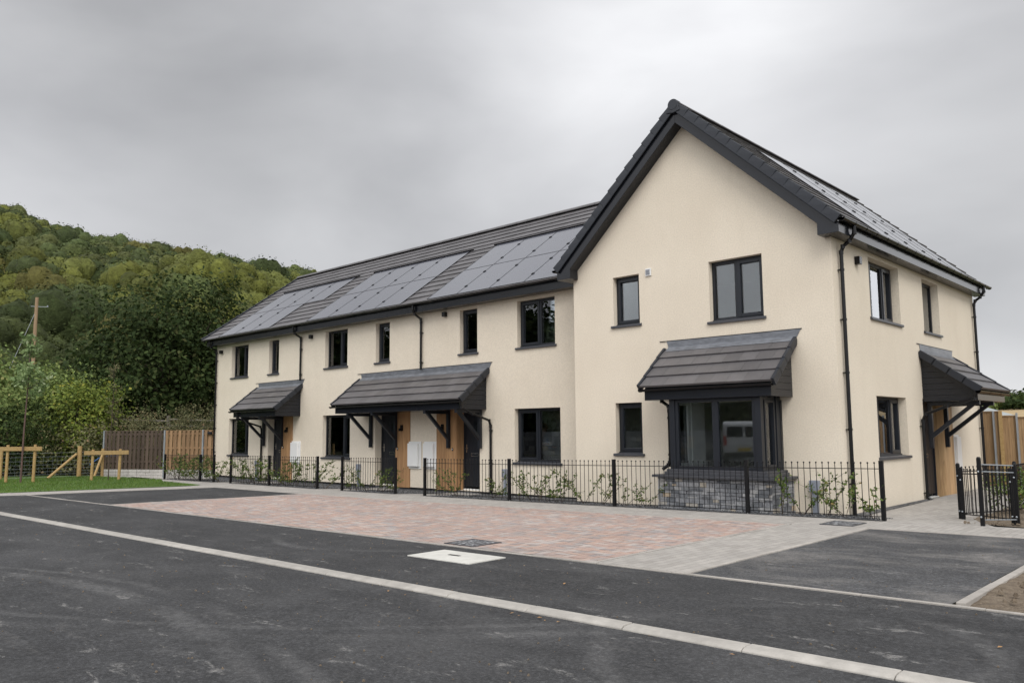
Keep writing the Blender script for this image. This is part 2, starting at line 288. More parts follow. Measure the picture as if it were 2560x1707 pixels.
# ------------------------------------------------------------ mesh helpers
class MB:
    def __init__(s): s.v = []; s.f = []
    def add(s, vs, fs):
        o = len(s.v); s.v += [tuple(v) for v in vs]; s.f += [tuple(i+o for i in f) for f in fs]; return s
    def poly(s, pts): return s.add(pts, [tuple(range(len(pts)))])
    def hexa(s, p):   # 8 points: bottom 4, top 4
        return s.add(p, [(3, 2, 1, 0), (4, 5, 6, 7), (0, 1, 5, 4), (1, 2, 6, 5), (2, 3, 7, 6), (3, 0, 4, 7)])
    def box(s, x0, x1, y0, y1, z0, z1):
        return s.hexa([(x0, y0, z0), (x1, y0, z0), (x1, y1, z0), (x0, y1, z0), (x0, y0, z1), (x1, y0, z1), (x1, y1, z1), (x0, y1, z1)])
    def fbox(s, F, u0, u1, d0, d1, z0, z1):
        return s.hexa([F(u0, d0, z0), F(u1, d0, z0), F(u1, d1, z0), F(u0, d1, z0), F(u0, d0, z1), F(u1, d0, z1), F(u1, d1, z1), F(u0, d1, z1)])
    def prism(s, a, b):   # two equal polygons
        n = len(a); return s.add(list(a)+list(b), [tuple(range(n-1, -1, -1)), tuple(range(n, 2*n))] + [(i, (i+1) % n, n+(i+1) % n, n+i) for i in range(n)])
    def tube(s, pts, r, n=10, caps=True):
        pts = [Vector(p) for p in pts]; rs = r if isinstance(r, (list, tuple)) else [r]*len(pts)
        rings = []; prev = None
        for i, p in enumerate(pts):
            d = ((pts[i+1]-p) if i < len(pts)-1 else (p-pts[i-1])).normalized()
            if 0 < i < len(pts)-1: d = ((pts[i+1]-p).normalized()+(p-pts[i-1]).normalized()).normalized()
            a = prev if prev is not None else (Vector((0, 0, 1)) if abs(d.z) < 0.9 else Vector((1, 0, 0)))
            a = (a-d*a.dot(d)).normalized(); prev = a; b = d.cross(a)
            rings.append([p+(a*math.cos(2*math.pi*k/n)+b*math.sin(2*math.pi*k/n))*rs[i] for k in range(n)])
        vs = [v for rg in rings for v in rg]; fs = []
        for i in range(len(rings)-1):
            for k in range(n): fs.append((i*n+k, i*n+(k+1) % n, (i+1)*n+(k+1) % n, (i+1)*n+k))
        if caps: fs += [tuple(range(n-1, -1, -1)), tuple((len(rings)-1)*n+k for k in range(n))]
        return s.add(vs, fs)
    def ball(s, c, r, n=8, m=5):
        c = Vector(c); vs = [c+Vector((0, 0, r))]
        for i in range(1, m):
            ph = math.pi*i/m
            for k in range(n): vs.append(c+Vector((math.sin(ph)*math.cos(2*math.pi*k/n), math.sin(ph)*math.sin(2*math.pi*k/n), math.cos(ph)))*r)
        vs.append(c-Vector((0, 0, r))); fs = []
        for k in range(n): fs.append((0, 1+k, 1+(k+1) % n))
        for i in range(m-2):
            for k in range(n): fs.append((1+i*n+k, 1+(i+1)*n+k, 1+(i+1)*n+(k+1) % n, 1+i*n+(k+1) % n))
        l = len(vs)-1
        for k in range(n): fs.append((l, 1+(m-2)*n+(k+1) % n, 1+(m-2)*n+k))
        return s.add(vs, fs)
    def build(s, name, mat, parent=None, bevel=0, smooth=False, world=True, link=True):
        off = Vector((0, 0, 0))
        if parent is not None and world:
            p = parent
            while p is not None: off += p.location; p = p.parent
        me = bpy.data.meshes.new(name)
        me.from_pydata([(v[0]-off.x, v[1]-off.y, v[2]-off.z) for v in s.v], [], s.f)
        bm = bmesh.new(); bm.from_mesh(me); bmesh.ops.recalc_face_normals(bm, faces=bm.faces); bm.to_mesh(me); bm.free()
        if smooth:
            me.polygons.foreach_set('use_smooth', [True]*len(me.polygons))
        me.materials.append(Mt[mat] if isinstance(mat, str) else mat)
        o = bpy.data.objects.new(name, me)
        if link: COL.objects.link(o)
        if parent is not None: o.parent = parent
        if bevel:
            md = o.modifiers.new('bevel', 'BEVEL'); md.width = bevel; md.segments = 2; md.limit_method = 'ANGLE'; md.angle_limit = R_(35)
        return o
def tag(o, label, cat, group=None, kind=None):
    if label: o['label'] = label
    if cat: o['category'] = cat
    if group: o['group'] = group
    if kind: o['kind'] = kind
    return o
def thing(name, label, cat, loc=(0, 0, 0), group=None):
    o = bpy.data.objects.new(name, None); o.location = loc; o.empty_display_size = 0.2; COL.objects.link(o)
    return tag(o, label, cat, group)
def copy_tree(o, parent=None):
    c = o.copy(); COL.objects.link(c); c.parent = parent
    for ch in list(o.children): copy_tree(ch, c)
    return c
def np_mesh(name, V, F, mat, parent=None, tint=None):
    me = bpy.data.meshes.new(name); n = F.shape[1]
    me.vertices.add(len(V)); me.vertices.foreach_set('co', V.astype(np.float32).ravel())
    me.loops.add(F.size); me.loops.foreach_set('vertex_index', F.astype(np.int32).ravel())
    me.polygons.add(len(F)); me.polygons.foreach_set('loop_start', np.arange(0, F.size, n, dtype=np.int32)); me.polygons.foreach_set('loop_total', np.full(len(F), n, dtype=np.int32))
    if tint is not None:
        a = me.color_attributes.new('tint', 'FLOAT_COLOR', 'POINT'); a.data.foreach_set('color', np.hstack([tint, np.ones((len(V), 1))]).astype(np.float32).ravel())
    me.update(calc_edges=True); me.materials.append(Mt[mat])
    o = bpy.data.objects.new(name, me); COL.objects.link(o)
    if parent is not None: o.parent = parent
    return o
def leaf_cloud(P, size, rg, out=None, flat=0.0, droop=0.3):
    """diamond leaves at points P, random orientation, biased to face away from centre"""
    n = len(P); nr = rg.normal(size=(n, 3)); 
    if out is not None: nr = nr*0.75+out*1.0
    nr[:, 2] += flat; nr /= np.linalg.norm(nr, axis=1, keepdims=True)+1e-9
    a = np.cross(nr, rg.normal(size=(n, 3))); a /= np.linalg.norm(a, axis=1, keepdims=True)+1e-9
    b = np.cross(nr, a); s = (size*rg.uniform(0.6, 1.3, n))[:, None]
    V = np.stack([P-a*s*0.5, P+b*s*0.30+nr*s*0.08, P+a*s*0.5, P-b*s*0.30+nr*s*0.08], 1).reshape(-1, 3)
    return V, np.arange(4*n).reshape(n, 4)

# ------------------------------------------------------------ ground
def sstep(x, a, b):
    t = min(1, max(0, (x-a)/(b-a))); return t*t*(3-2*t)
def zg(x, y):
    xx = max(-45, min(40, x))
    z = -0.0975+0.0085*xx
    w = sstep(y, -7.0, -2.6)
    z -= 0.04*math.exp(-((xx+3)/8)**2)*w
    z -= 0.085*sstep(y, -1.25, 0.3)*(1-sstep(x, 8, 11))
    return z
def sheet(name, pts, off, mat, step=0.6, kind='structure', holes=None, zf=zg):
    bm = bmesh.new(); bm.faces.new([bm.verts.new((p[0], p[1], 0)) for p in pts])
    xs = [p[0] for p in pts]; ys = [p[1] for p in pts]
    for ax, (lo, hi) in ((0, (min(xs), max(xs))), (1, (min(ys), max(ys)))):
        v = math.floor(lo/step)*step
        while v < hi:
            if v > lo:
                co = [0, 0, 0]; co[ax] = v; no = [0, 0, 0]; no[ax] = 1
                bmesh.ops.bisect_plane(bm, geom=bm.verts[:]+bm.edges[:]+bm.faces[:], plane_co=co, plane_no=no)
            v += step
    for v in bm.verts: v.co.z = zf(v.co.x, v.co.y)+off
    bmesh.ops.recalc_face_normals(bm, faces=bm.faces)
    for f in bm.faces:
        if f.normal.z < 0: f.normal_flip()
    me = bpy.data.meshes.new(name); bm.to_mesh(me); bm.free(); me.materials.append(Mt[mat])
    o = bpy.data.objects.new(name, me); COL.objects.link(o); o['kind'] = kind; return o
# one big sheet to the horizon
def zbase(x, y): return zg(x, y)-0.03
gx = sorted(set([-1500, -900, -500, -300, -200, -150, -110, -80, -60, -50] + list(range(-45, 41, 1)) + [50, 70, 100, 200, 400, 900, 1500]))
gy = sorted(set([-1500, -900, -400, -200, -100, -60, -40] + list(range(-30, 31, 1)) + [40, 60, 80, 120, 200, 400, 900, 1500]))
bm = bmesh.new(); gr = [[bm.verts.new((x, y, zbase(x, y))) for x in gx] for y in gy]
for j in range(len(gy)-1):
    for i in range(len(gx)-1): bm.faces.new((gr[j][i], gr[j][i+1], gr[j+1][i+1], gr[j+1][i]))
me = bpy.data.meshes.new('ground'); bm.to_mesh(me); bm.free(); me.materials.append(Mt['meadow'])
o = bpy.data.objects.new('ground', me); COL.objects.link(o); o['kind'] = 'structure'

sheet('road', [(-45, -15.8), (40, -15.8), (40, -9.44), (-45, -9.44)], 0.0, 'tarmac', 2.5)
sheet('road_far_side', [(-45, -26), (40, -26), (40, -15.85), (-45, -15.85)], 0.012, 'tarmac2', 3)
sheet('footway', [(-16.5, -9.30), (40, -9.30), (40, -7.22), (-14.2, -7.22)], 0.0, 'tarmac2', 1.2)
sheet('parking_bay', [(-12.9, -7.16), (-7.28, -7.16), (-6.98, -2.62), (-11.75, -2.60)], 0.0, 'tarmac2', 0.6)
sheet('parking_bay_right', [(7.18, -7.16), (9.50, -7.16), (9.50, -4.0), (12.5, -4.0), (12.5, -2.34), (7.18, -2.34)], 0.0, 'tarmac3', 0.6)
sheet('pavement', [(-19.5, -2.60), (-11.7, -2.60), (-6.98, -2.60), (-6.9, -2.45), (12.5, -2.30), (12.5, -1.14), (8.45, -1.14), (7.75, 0.7), (7.7, 9.8), (5.95, 9.8), (5.95, -0.35), (6.5, -1.27), (-19.5, -1.27)], 0.004, 'pavegrey', 0.6)
sheet('pavement_left', [(-45, -7.22), (-14.4, -9.3), (-14.25, -9.3), (-13.05, -7.25), (-12.95, -7.0), (-11.8, -2.60), (-13.1, -2.60), (-13.75, -4.8), (-14.7, -7.6), (-16.2, -10), (-45, -7.0)][1:9], 0.002, 'pavegrey', 0.6)
sheet('path_grey', [(6.05, -7.15), (7.10, -7.15), (7.10, -2.32), (6.05, -2.32)], 0.006, 'pavegrey', 0.6)
for n, (a, b_) in enumerate([(-14.52, -13.47), (-8.38, -7.25), (-4.88, -3.79)]):
    sheet('path_to_door', [(a, -1.27), (b_, -1.27), (b_, 1.2), (a, 1.2)], 0.006, 'pavegrey', 0.6)
sheet('path_behind', [(-24, -0.6), (-18.7, -1.27), (-18.7, 1.5), (-24, -0.3)], 0.006, 'pavegrey', 0.6)
for a, b_, yy in [(-18.6, -14.52, 0.84), (-13.47, -8.38, 0.84), (-7.25, -4.88, 0.84), (-3.79, 0.05, 0.84), (0.05, 6.0, 0.0)]:
    sheet('gravel_bed', [(a, -1.27), (b_, -1.27), (b_, yy), (a, yy)], 0.010, 'gravel', 0.5)
sheet('gravel_margin', [(5.9, 0.0), (6.0, -1.27), (7.0, -1.27), (6.35, -0.5), (6.16, 0.6), (6.06, 4.5), (5.9, 4.5)], 0.013, 'gravel', 0.5)
sheet('lawn', [(-13.15, -2.42), (-13.72, -4.78), (-14.65, -7.45), (-16.0, -9.9), (-30, -9.9), (-30, -3.0), (-24.2, -1.8), (-21.2, -1.45), (-18.0, -1.45), (-16.8, -1.95), (-14.5, -2.1), (-13.4, -2.2)], 0.012, 'lawn', 0.6)
from mathutils import noise as mnoise
soilz = lambda x, y: zg(x, y)+0.012+0.045*(mnoise.noise((x*1.3, y*1.3, 0))*0.5+mnoise.noise((x*5, y*5, 3))*0.35+mnoise.noise((x*13, y*13, 7))*0.25)
sheet('soil_bed', [(8.50, -1.13), (16, -1.13), (16, 12), (7.72, 12), (7.72, 0.72)], -0.005, 'soil', 0.12, zf=soilz)
sheet('soil_bed_front', [(9.61, -7.16), (16, -7.16), (16, -4.02), (9.61, -4.02)], 0.0, 'soil', 0.07, zf=soilz)

# red block paving: individual herringbone blocks
mb = MB()
x0, x1, y0, y1 = -7.35, 5.98, -7.14, -2.44
L_, w_ = 0.2, 0.1
def clipblk(ax, ay, bx, by):
    g = 0.003
    lx = -7.30+(ay+7.14)*0.064
    ax, bx, ay, by = max(ax+g, lx), min(bx-g, x1), max(ay+g, y0), min(by-g, y1)
    if bx-ax < 0.02 or by-ay < 0.02: return
    z = zg((ax+bx)/2, (ay+by)/2)+0.006+random.uniform(-0.0012, 0.0012)
    mb.poly([(ax, ay, z), (bx, ay, z), (bx, by, z), (ax, by, z)])
nI = int((x1-x0)/w_)+4; nJ = int((y1-y0)/w_)+4
for i in range(-2, nI):
    for j in range(-2, nJ):
        k = (i-j) % 4
        X, Y = x0+i*w_, y0+j*w_
        if k == 0: clipblk(X, Y, X+2*w_, Y+w_)
        elif k == 3: clipblk(X, Y, X+w_, Y+2*w_)
o = mb.build('block_paving', 'pavered'); o['kind'] = 'structure'
sheet('paving_joint_sand', [(-7.32, -7.16), (6.02, -7.16), (6.02, -2.40), (-7.0, -2.40)], 0.001, 'mortar', 0.8)

# kerb stones, edging
def strip(name, pts, w, h, mat, seg=0.915, gap=0.006, off=0.0, bev=0.006, bull=False):
    mb = MB()
    for (a, b_) in zip(pts[:-1], pts[1:]):
        a = Vector((*a, 0)); b_ = Vector((*b_, 0)); L = (b_-a).length; d = (b_-a)/L; n = Vector((-d.y, d.x, 0))
        k = max(1, round(L/seg))
        for i in range(k):
            p = a+d*(L*i/k+gap/2); q = a+d*(L*(i+1)/k-gap/2); j = random.uniform(-0.002, 0.002)
            zp = zg(p.x, p.y)+off+j; zq = zg(q.x, q.y)+off+j
            pr = [(-w/2, -0.1), (w/2, -0.1), (w/2, h), (-w/2, h)] if not bull else [(-w/2, -0.1), (w/2, -0.1), (w/2, h), (0.0, h), (-w*0.3, h*0.86), (-w/2, h*0.35)]
            A = [(p.x+n.x*u, p.y+n.y*u, zp+v) for u, v in pr]; B = [(q.x+n.x*u, q.y+n.y*u, zq+v) for u, v in pr]
            mb.prism(A, B)
    o = mb.build(name, mat, bevel=bev); o['kind'] = 'structure'; return o
strip('kerb', [(-45, -9.37), (40, -9.37)], 0.14, 0.028, 'kerb', bull=True)
strip('edging', [(-16.0, -7.19), (30, -7.19)], 0.05, 0.010, 'edging', bev=0.003)
strip('edging', [(-7.31, -7.16), (-6.99, -2.55)], 0.05, 0.010, 'edging', bev=0.003)
strip('edging', [(6.015, -7.16), (6.015, -2.40)], 0.05, 0.012, 'edging', bev=0.003)
strip('edging', [(7.14, -7.16), (7.14, -2.32)], 0.06, 0.012, 'edging', bev=0.003)
strip('edging', [(7.14, -2.33), (12.5, -2.31)], 0.05, 0.010, 'edging', bev=0.003)
strip('edging', [(-6.95, -2.52), (-3, -2.47), (6.0, -2.42)], 0.05, 0.010, 'edging', bev=0.003)
strip('edging', [(9.58, -7.16), (9.58, -4.0)], 0.07, 0.03, 'edging')
strip('edging', [(-13.12, -7.16), (-11.78, -2.58)], 0.05, 0.009, 'edging', bev=0.003)

def flat_cover(name, label, cat, x0, x1, y0, y1, mat, off=0.012, notch=None, rim=None):
    z = zg((x0+x1)/2, (y0+y1)/2)
    t_ = thing(name, label, cat, ((x0+x1)/2, (y0+y1)/2, z))
    sl_ = 0.0085
    def zz_(x): return z+sl_*(x-(x0+x1)/2)
    mb = MB(); mb.hexa([(x0, y0, zz_(x0)-0.05), (x1, y0, zz_(x1)-0.05), (x1, y1, zz_(x1)-0.05), (x0, y1, zz_(x0)-0.05), (x0, y0, zz_(x0)+off), (x1, y0, zz_(x1)+off), (x1, y1, zz_(x1)+off), (x0, y1, zz_(x0)+off)])
    mb.build('slab' if mat == 'cover' else 'lid', mat, t_, bevel=0.004)
    if rim:
        mr = MB(); g = 0.025
        for (a, b_, c, d) in ((x0-g, x1+g, y0-g, y0), (x0-g, x1+g, y1, y1+g), (x0-g, x0, y0, y1), (x1, x1+g, y0, y1)): mr.box(a, b_, c, d, z-0.05, zz_((a+b_)/2)+off+0.003)
        mr.build('frame', rim, t_)
    if notch:
        mn = MB(); cx, cy = notch; mn.box(cx-0.09, cx+0.09, cy-0.022, cy+0.022, z, z+off+0.003); mn.build('lifting_slot', 'blackmetal', t_)
    return t_
flat_cover('access_cover', 'pale concrete access slab with a small lifting slot set in the tarmac footway', 'access cover', 3.99, 5.02, -8.08, -7.50, 'cover', 0.012, (4.45, -7.76))
flat_cover('manhole_cover', 'dark square manhole cover set in the red block paving', 'manhole cover', 3.56, 4.06, -7.08, -6.62, 'castiron', 0.012, None, 'slate')
flat_cover('manhole_cover', 'dark square manhole cover in the grey paving by the railing end', 'manhole cover', 6.42, 6.86, -2.18, -1.68, 'castiron', 0.012, None, 'slate')

# ------------------------------------------------------------ the building
T, RX, LX, DEP = 0.80, 5.918, -18.6, 9.2
FT = lambda u, d, z: (u, T-d, z)
FG = lambda u, d, z: (u, 0.0-d, z)
FS = lambda u, d, z: (RX+d, u, z)
house = thing('house_row', 'cream rendered house row with a gabled end block, grey tiled roofs and solar panels', 'building', (0, 0, 0))
ZB = -0.19
def wall(F, u0, u1, z0, z1, ops, reveal=0.30):
    mb = MB(); us = sorted({u0, u1, *[o[0] for o in ops], *[o[1] for o in ops]}); zs = sorted({z0, z1, *[o[2] for o in ops], *[o[3] for o in ops]})
    for i in range(len(us)-1):
        for j in range(len(zs)-1):
            uc, zc = (us[i]+us[i+1])/2, (zs[j]+zs[j+1])/2
            if any(o[0] < uc < o[1] and o[2] < zc < o[3] for o in ops): continue
            mb.poly([F(us[i], 0, zs[j]), F(us[i+1], 0, zs[j]), F(us[i+1], 0, zs[j+1]), F(us[i], 0, zs[j+1])])
    for (a, b_, c, d, *_) in ops:
        r = -reveal
        mb.poly([F(a, 0, c), F(a, r, c), F(a, r, d), F(a, 0, d)]); mb.poly([F(b_, 0, c), F(b_, r, c), F(b_, r, d), F(b_, 0, d)])
        mb.poly([F(a, 0, d), F(b_, 0, d), F(b_, r, d), F(a, r, d)]); mb.poly([F(a, 0, c), F(b_, 0, c), F(b_, r, c), F(a, r, c)])
    return mb
# openings (u0,u1,z0,z1)
winT = [(-17.407, -16.164, 3.487, 4.686, 'FR', .60), (-14.692, -14.018, 3.487, 4.686, 'S', 0), (-11.151, -9.907, 3.487, 4.686, 'FR', .58), (-8.435, -7.752, 3.487, 4.686, 'S', 0),
        (-4.671, -3.985, 3.487, 4.686, 'S', 0), (-2.519, -1.252, 3.487, 4.686, 'FL', .54),
        (-17.49, -16.003, 0.60, 1.94, 'FR', .70), (-11.222, -9.718, 0.60, 1.94, 'FR', .66), (-2.635, -1.12, 0.60, 1.94, 'FL', .47)]
doorT = [(-14.628, -13.69, ZB, 1.96), (-8.421, -7.40, ZB, 1.96), (-4.788, -3.905, ZB, 1.96)]
winG = [(1.106, 1.788, 3.624, 4.686, 'S', 0), (3.454, 4.585, 3.487, 4.686, 'FR', .47), (1.103, 1.784, 0.885, 1.953, 'S', 0)]
bayop = (2.98, 4.86, 0.60, 1.90)
winS = [(1.773, 3.484, 3.505, 4.686, '3', 0), (5.02, 6.203, 3.505, 4.686, '2s', 0), (1.824, 3.519, 0.815, 1.988, '3', 0)]
doorS = (4.58, 5.86, ZB, 2.0)
w = wall(FT, LX, 0.0, ZB, 4.85, [o[:4] for o in winT]+doorT); w.build('wall', 'render', house)
w = wall(FG, 0, RX, ZB, 4.95, [o[:4] for o in winG]+[bayop])
zu = lambda x: 7.84-0.93*abs(x-2.96)
w.poly([FG(0, 0, 4.95), FG(RX, 0, 4.95), FG(RX, 0, zu(RX)), FG(2.96, 0, zu(2.96)), FG(0, 0, zu(0))])
w.build('wall', 'render', house)
w = wall(FS, 0, DEP, ZB+0.0, 5.05, [o[:4] for o in winS]+[doorS])
w.poly([(0, 0, ZB), (0, T, ZB), (0, T, 5.0), (0, 0, 5.0)])
w.poly([(0, T, 4.8), (0, DEP, 4.8), (0, DEP, 5.0), (0, T, 5.0)])
w.poly([(RX, DEP, ZB), (0, DEP, ZB), (0, DEP, 5.0), (2.96, DEP, 7.8), (RX, DEP, 5.0)])
w.poly([(0, 8.38, ZB), (LX, 8.38, ZB), (LX, 8.38, 4.9), (0, 8.38, 4.9)])
w.poly([(LX, T, ZB), (LX, 8.38, ZB), (LX, 8.38, 5.0), (LX, 4.59, 7.75), (LX, T, 5.0)])
w.build('wall', 'render', house)
# drip bead and plinth
mb = MB()
def skip(us, ops):
    out = []; a = us[0]
    for o in sorted(ops): out.append((a, o[0])); a = o[1]
    out.append((a, us[1])); return out
for a, b_ in skip((LX, 0.0), [o[:2] for o in doorT]): mb.fbox(FT, a, b_, -0.02, 0.012, ZB-0.03, ZB+0.004)
mb.fbox(FG, 0, RX+0.012, -0.02, 0.012, ZB-0.03, ZB+0.004)
for a, b_ in skip((0.0, DEP), [doorS[:2]]): mb.fbox(FS, a, b_, -0.02, 0.014, ZB-0.03, ZB+0.005)
mb.build('base_bead', 'blackmetal', house)
mb = MB(); mb.box(LX+0.02, -0.0, T+0.02, 8.3, -0.7, ZB-0.03); mb.box(0.0, RX-0.03, 0.03, DEP-0.03, -0.7, ZB-0.031); mb.build('plinth', 'plinth', house)
# interior shells
mb = MB()
for (xa, xb, ya, yb) in [(LX+0.3, -12.55, T+0.3, 5.2), (-12.4, -6.4, T+0.3, 5.2), (-6.2, -0.2, T+0.3, 5.2), (0.25, RX-0.3, 0.3, 4.2), (0.25, RX-0.3, 4.35, 8.9)]:
    for za, zb in ((0.0-0.15, 2.35), (2.65, 5.0)):
        mb.poly([(xa, yb, za), (xb, yb, za), (xb, yb, zb), (xa, yb, zb)]); mb.poly([(xa, ya, zb), (xb, ya, zb), (xb, yb, zb), (xa, yb, zb)])
        mb.poly([(xa, ya, za), (xa, yb, za), (xa, yb, zb), (xa, ya, zb)])
        if xb < 5: mb.poly([(xb, ya, za), (xb, yb, za), (xb, yb, zb), (xb, ya, zb)])
    xm = xa+(xb-xa)*0.62
    if xb < 1: mb.poly([(xm, ya, 2.65), (xm, yb, 2.65), (xm, yb, 5), (xm, ya, 5)]); mb.poly([(xm, ya, -.15), (xm, yb, -.15), (xm, yb, 2.35), (xm, ya, 2.35)])
mb.build('interior_wall', 'plaster', house)
mb = MB()
for za in (-0.16, 2.6): mb.poly([(LX+.25, T+.25, za), (0, T+.25, za), (0, 5.3, za), (LX+.25, 5.3, za)]); mb.poly([(0.1, .25, za), (RX-.25, .25, za), (RX-.25, 8.95, za), (0.1, 8.95, za)])
mb.build('interior_floor', 'floor_in', house)

# windows
def ring(mb, F, a, b_, c, d, w, d0, d1):
    mb.fbox(F, a, a+w, d0, d1, c, d); mb.fbox(F, b_-w, b_, d0, d1, c, d); mb.fbox(F, a+w, b_-w, d0, d1, d-w, d); mb.fbox(F, a+w, b_-w, d0, d1, c, c+w)
def window(F, a, b_, c, d, typ, split, rec=0.13, sill=True):
    fr = MB(); fw_ = 0.058
    ring(fr, F, a, b_, c, d, fw_, -rec-0.07, -rec)
    fr.fbox(F, a+0.001, b_-0.001, -rec, -rec+0.03, c, c+0.035)
    W_ = b_-a; lights = []
    if typ == 'S': lights = [(a+fw_, b_-fw_, True)]
    elif typ in ('FR', 'FL'):
        m_ = a+W_*split; fr.fbox(F, m_-0.032, m_+0.032, -rec-0.07, -rec+0.001, c+fw_, d-fw_)
        lights = [(a+fw_, m_-0.032, typ == 'FL'), (m_+0.032, b_-fw_, typ == 'FR')]
    elif typ == '3':
        m1, m2 = a+W_*0.30, a+W_*0.66
        for m_ in (m1, m2): fr.fbox(F, m_-0.032, m_+0.032, -rec-0.07, -rec+0.001, c+fw_, d-fw_)
        lights = [(a+fw_, m1-0.032, True), (m1+0.032, m2-0.032, False), (m2+0.032, b_-fw_, True)]
    elif typ == '2s':
        m1 = a+W_*0.42; fr.fbox(F, m1-0.032, m1+0.032, -rec-0.07, -rec+0.001, c+fw_, d-fw_)
        lights = [(a+fw_, m1-0.032, True), (m1+0.032, b_-fw_, False)]
    wo_ = fr.build('window', 'dark', house, bevel=0.006)
    for (p, q, sash) in lights:
        c2, d2 = c+fw_, d-fw_
        if sash:
            sb = MB(); ring(sb, F, p-0.012, q+0.012, c2-0.012, d2+0.012, 0.066, -rec-0.06, -rec+0.018); sb.build('opening_light', 'dark', wo_, bevel=0.006)
            g = 0.052
        else: g = 0.012
        if not sash:
            bd = MB(); ring(bd, F, p, q, c2, d2, 0.016, -rec-0.05, -rec-0.012); bd.build('glazing_bead', 'black', wo_)
        gb = MB(); gb.fbox(F, p+g, q-g, -rec-0.042, -rec-0.030, c2+g, d2-g); gb.build('pane', 'glass', wo_)
    if sill:
        sb = MB()
        P0 = [F(a-0.045, -rec+0.03, c+0.012), F(a-0.045, 0.045, c-0.012), F(a-0.045, 0.045, c-0.055), F(a-0.045, 0.0, c-0.055), F(a-0.045, -rec+0.03, c-0.03)]
        P1 = [F(b_+0.045, -rec+0.03, c+0.012), F(b_+0.045, 0.045, c-0.012), F(b_+0.045, 0.045, c-0.055), F(b_+0.045, 0.0, c-0.055), F(b_+0.045, -rec+0.03, c-0.03)]
        Q0 = [(F(a+0.002, -rec+0.03, c+0.012)), F(a+0.002, 0.0, c-0.003), F(a+0.002, 0.0, c-0.03), F(a+0.002, -rec+0.03, c-0.03)]
        Q1 = [(F(b_-0.002, -rec+0.03, c+0.012)), F(b_-0.002, 0.0, c-0.003), F(b_-0.002, 0.0, c-0.03), F(b_-0.002, -rec+0.03, c-0.03)]
        sb.prism(Q0, Q1)
        sb.prism([F(a-0.05, 0.001, c+0.002), F(a-0.05, 0.045, c-0.008), F(a-0.05, 0.045, c-0.055), F(a-0.05, 0.001, c-0.055)], [F(b_+0.05, 0.001, c+0.002), F(b_+0.05, 0.045, c-0.008), F(b_+0.05, 0.045, c-0.055), F(b_+0.05, 0.001, c-0.055)])
        sb.build('sill', 'slate', wo_, bevel=0.004)
    return wo_
for o in winT: window(FT, *o)
for o in winG: window(FG, *o)
for o in winS: window(FS, *o, rec=0.16)

# doors
def door(F, a, b_, c, d, rec=0.26, jamb_right=False):
    fr = MB(); ft = 0.055
    fr.fbox(F, a, a+ft, -rec-0.06, -rec+0.03, c+0.03, d); fr.fbox(F, b_-ft, b_, -rec-0.06, -rec+0.03, c+0.03, d); fr.fbox(F, a+ft, b_-ft, -rec-0.06, -rec+0.03, d-ft, d)
    lf = MB(); n = 7; W_ = (b_-a-2*ft)/n
    for i in range(n): lf.fbox(F, a+ft+i*W_+0.003, a+ft+(i+1)*W_-0.003, -rec-0.05, -rec+0.006, c+0.09, d-ft)
    lf.fbox(F, a+ft, b_-ft, -rec-0.055, -rec, c+0.09, d-ft)
    do = lf.build('door', 'dark', house, bevel=0.003)
    fr.build('door_frame', 'dark', do, bevel=0.004)
    m_ = (a+b_)/2
    lb = MB(); ring(lb, F, m_-0.14, m_+0.14, c+0.90, c+0.985, 0.014, -rec, -rec+0.018); lb.build('letterbox', 'chrome', do)
    hd = MB(); x = a+ft+0.07; hd.fbox(F, x-0.016, x+0.016, -rec+0.006, -rec+0.016, c+1.0, c+1.22); hd.tube([F(x, -rec+0.01, c+1.12), F(x, -rec+0.055, c+1.12), F(x+0.11, -rec+0.055, c+1.12)], 0.009, 8); hd.build('handle', 'chrome', do)
    gl = MB(); ring(gl, F, m_-0.05, m_+0.11, c+1.45, c+1.85, 0.02, -rec, -rec+0.016); gl.build('glazing_surround', 'dark', do)
    gl = MB(); gl.fbox(F, m_-0.03, m_+0.09, -rec, -rec+0.010, c+1.47, c+1.83); gl.build('pane', 'glass', do)
    th = MB(); th.fbox(F, a, b_, -rec-0.08, -rec+0.06, c-0.06, c+0.035); th.build('threshold', 'chrome' if 0 else 'white', do)
    return do
for a, b_, c, d in doorT: door(FT, a, b_, c, d)
door(FS, doorS[0], doorS[1], ZB, 2.0, rec=0.20)

# timber cladding beside the doors
def cladding(F, a, b_, z0, z1, n, mat, ret=None, d=0.028):
    mb = MB(); W_ = (b_-a)/n
    for i in range(n): mb.fbox(F, a+i*W_+0.004, a+(i+1)*W_-0.004, 0.004, d+random.uniform(-.001, .001), z0, z1)
    mb.fbox(F, a, b_, 0.002, d-0.012, z0, z1)
    if ret:   # returned into the door reveal: (u, depth)
        u, dep, sgn = ret; k = max(2, int(dep/0.13)); W2 = dep/k
        for i in range(k): mb.fbox(F, u, u+sgn*0.02, d-(i+1)*W2+0.002-0.004, d-i*W2-0.002-0.004, z0, z1)
    return mb.build('timber_cladding', mat, house)
cladding(FT, -13.70, -13.01, ZB-0.01, 1.95, 4, 'cedar')
cladding(FT, -7.41, -6.76, ZB-0.01, 1.95, 4, 'cedar')
cladding(FT, -5.60, -4.785, ZB-0.01, 1.95, 4, 'cedar', (-4.785, 0.28, 1))
cladding(FS, 5.85, 6.60, ZB-0.01, 2.0, 5, 'cedar2', (5.85, 0.24, -1))

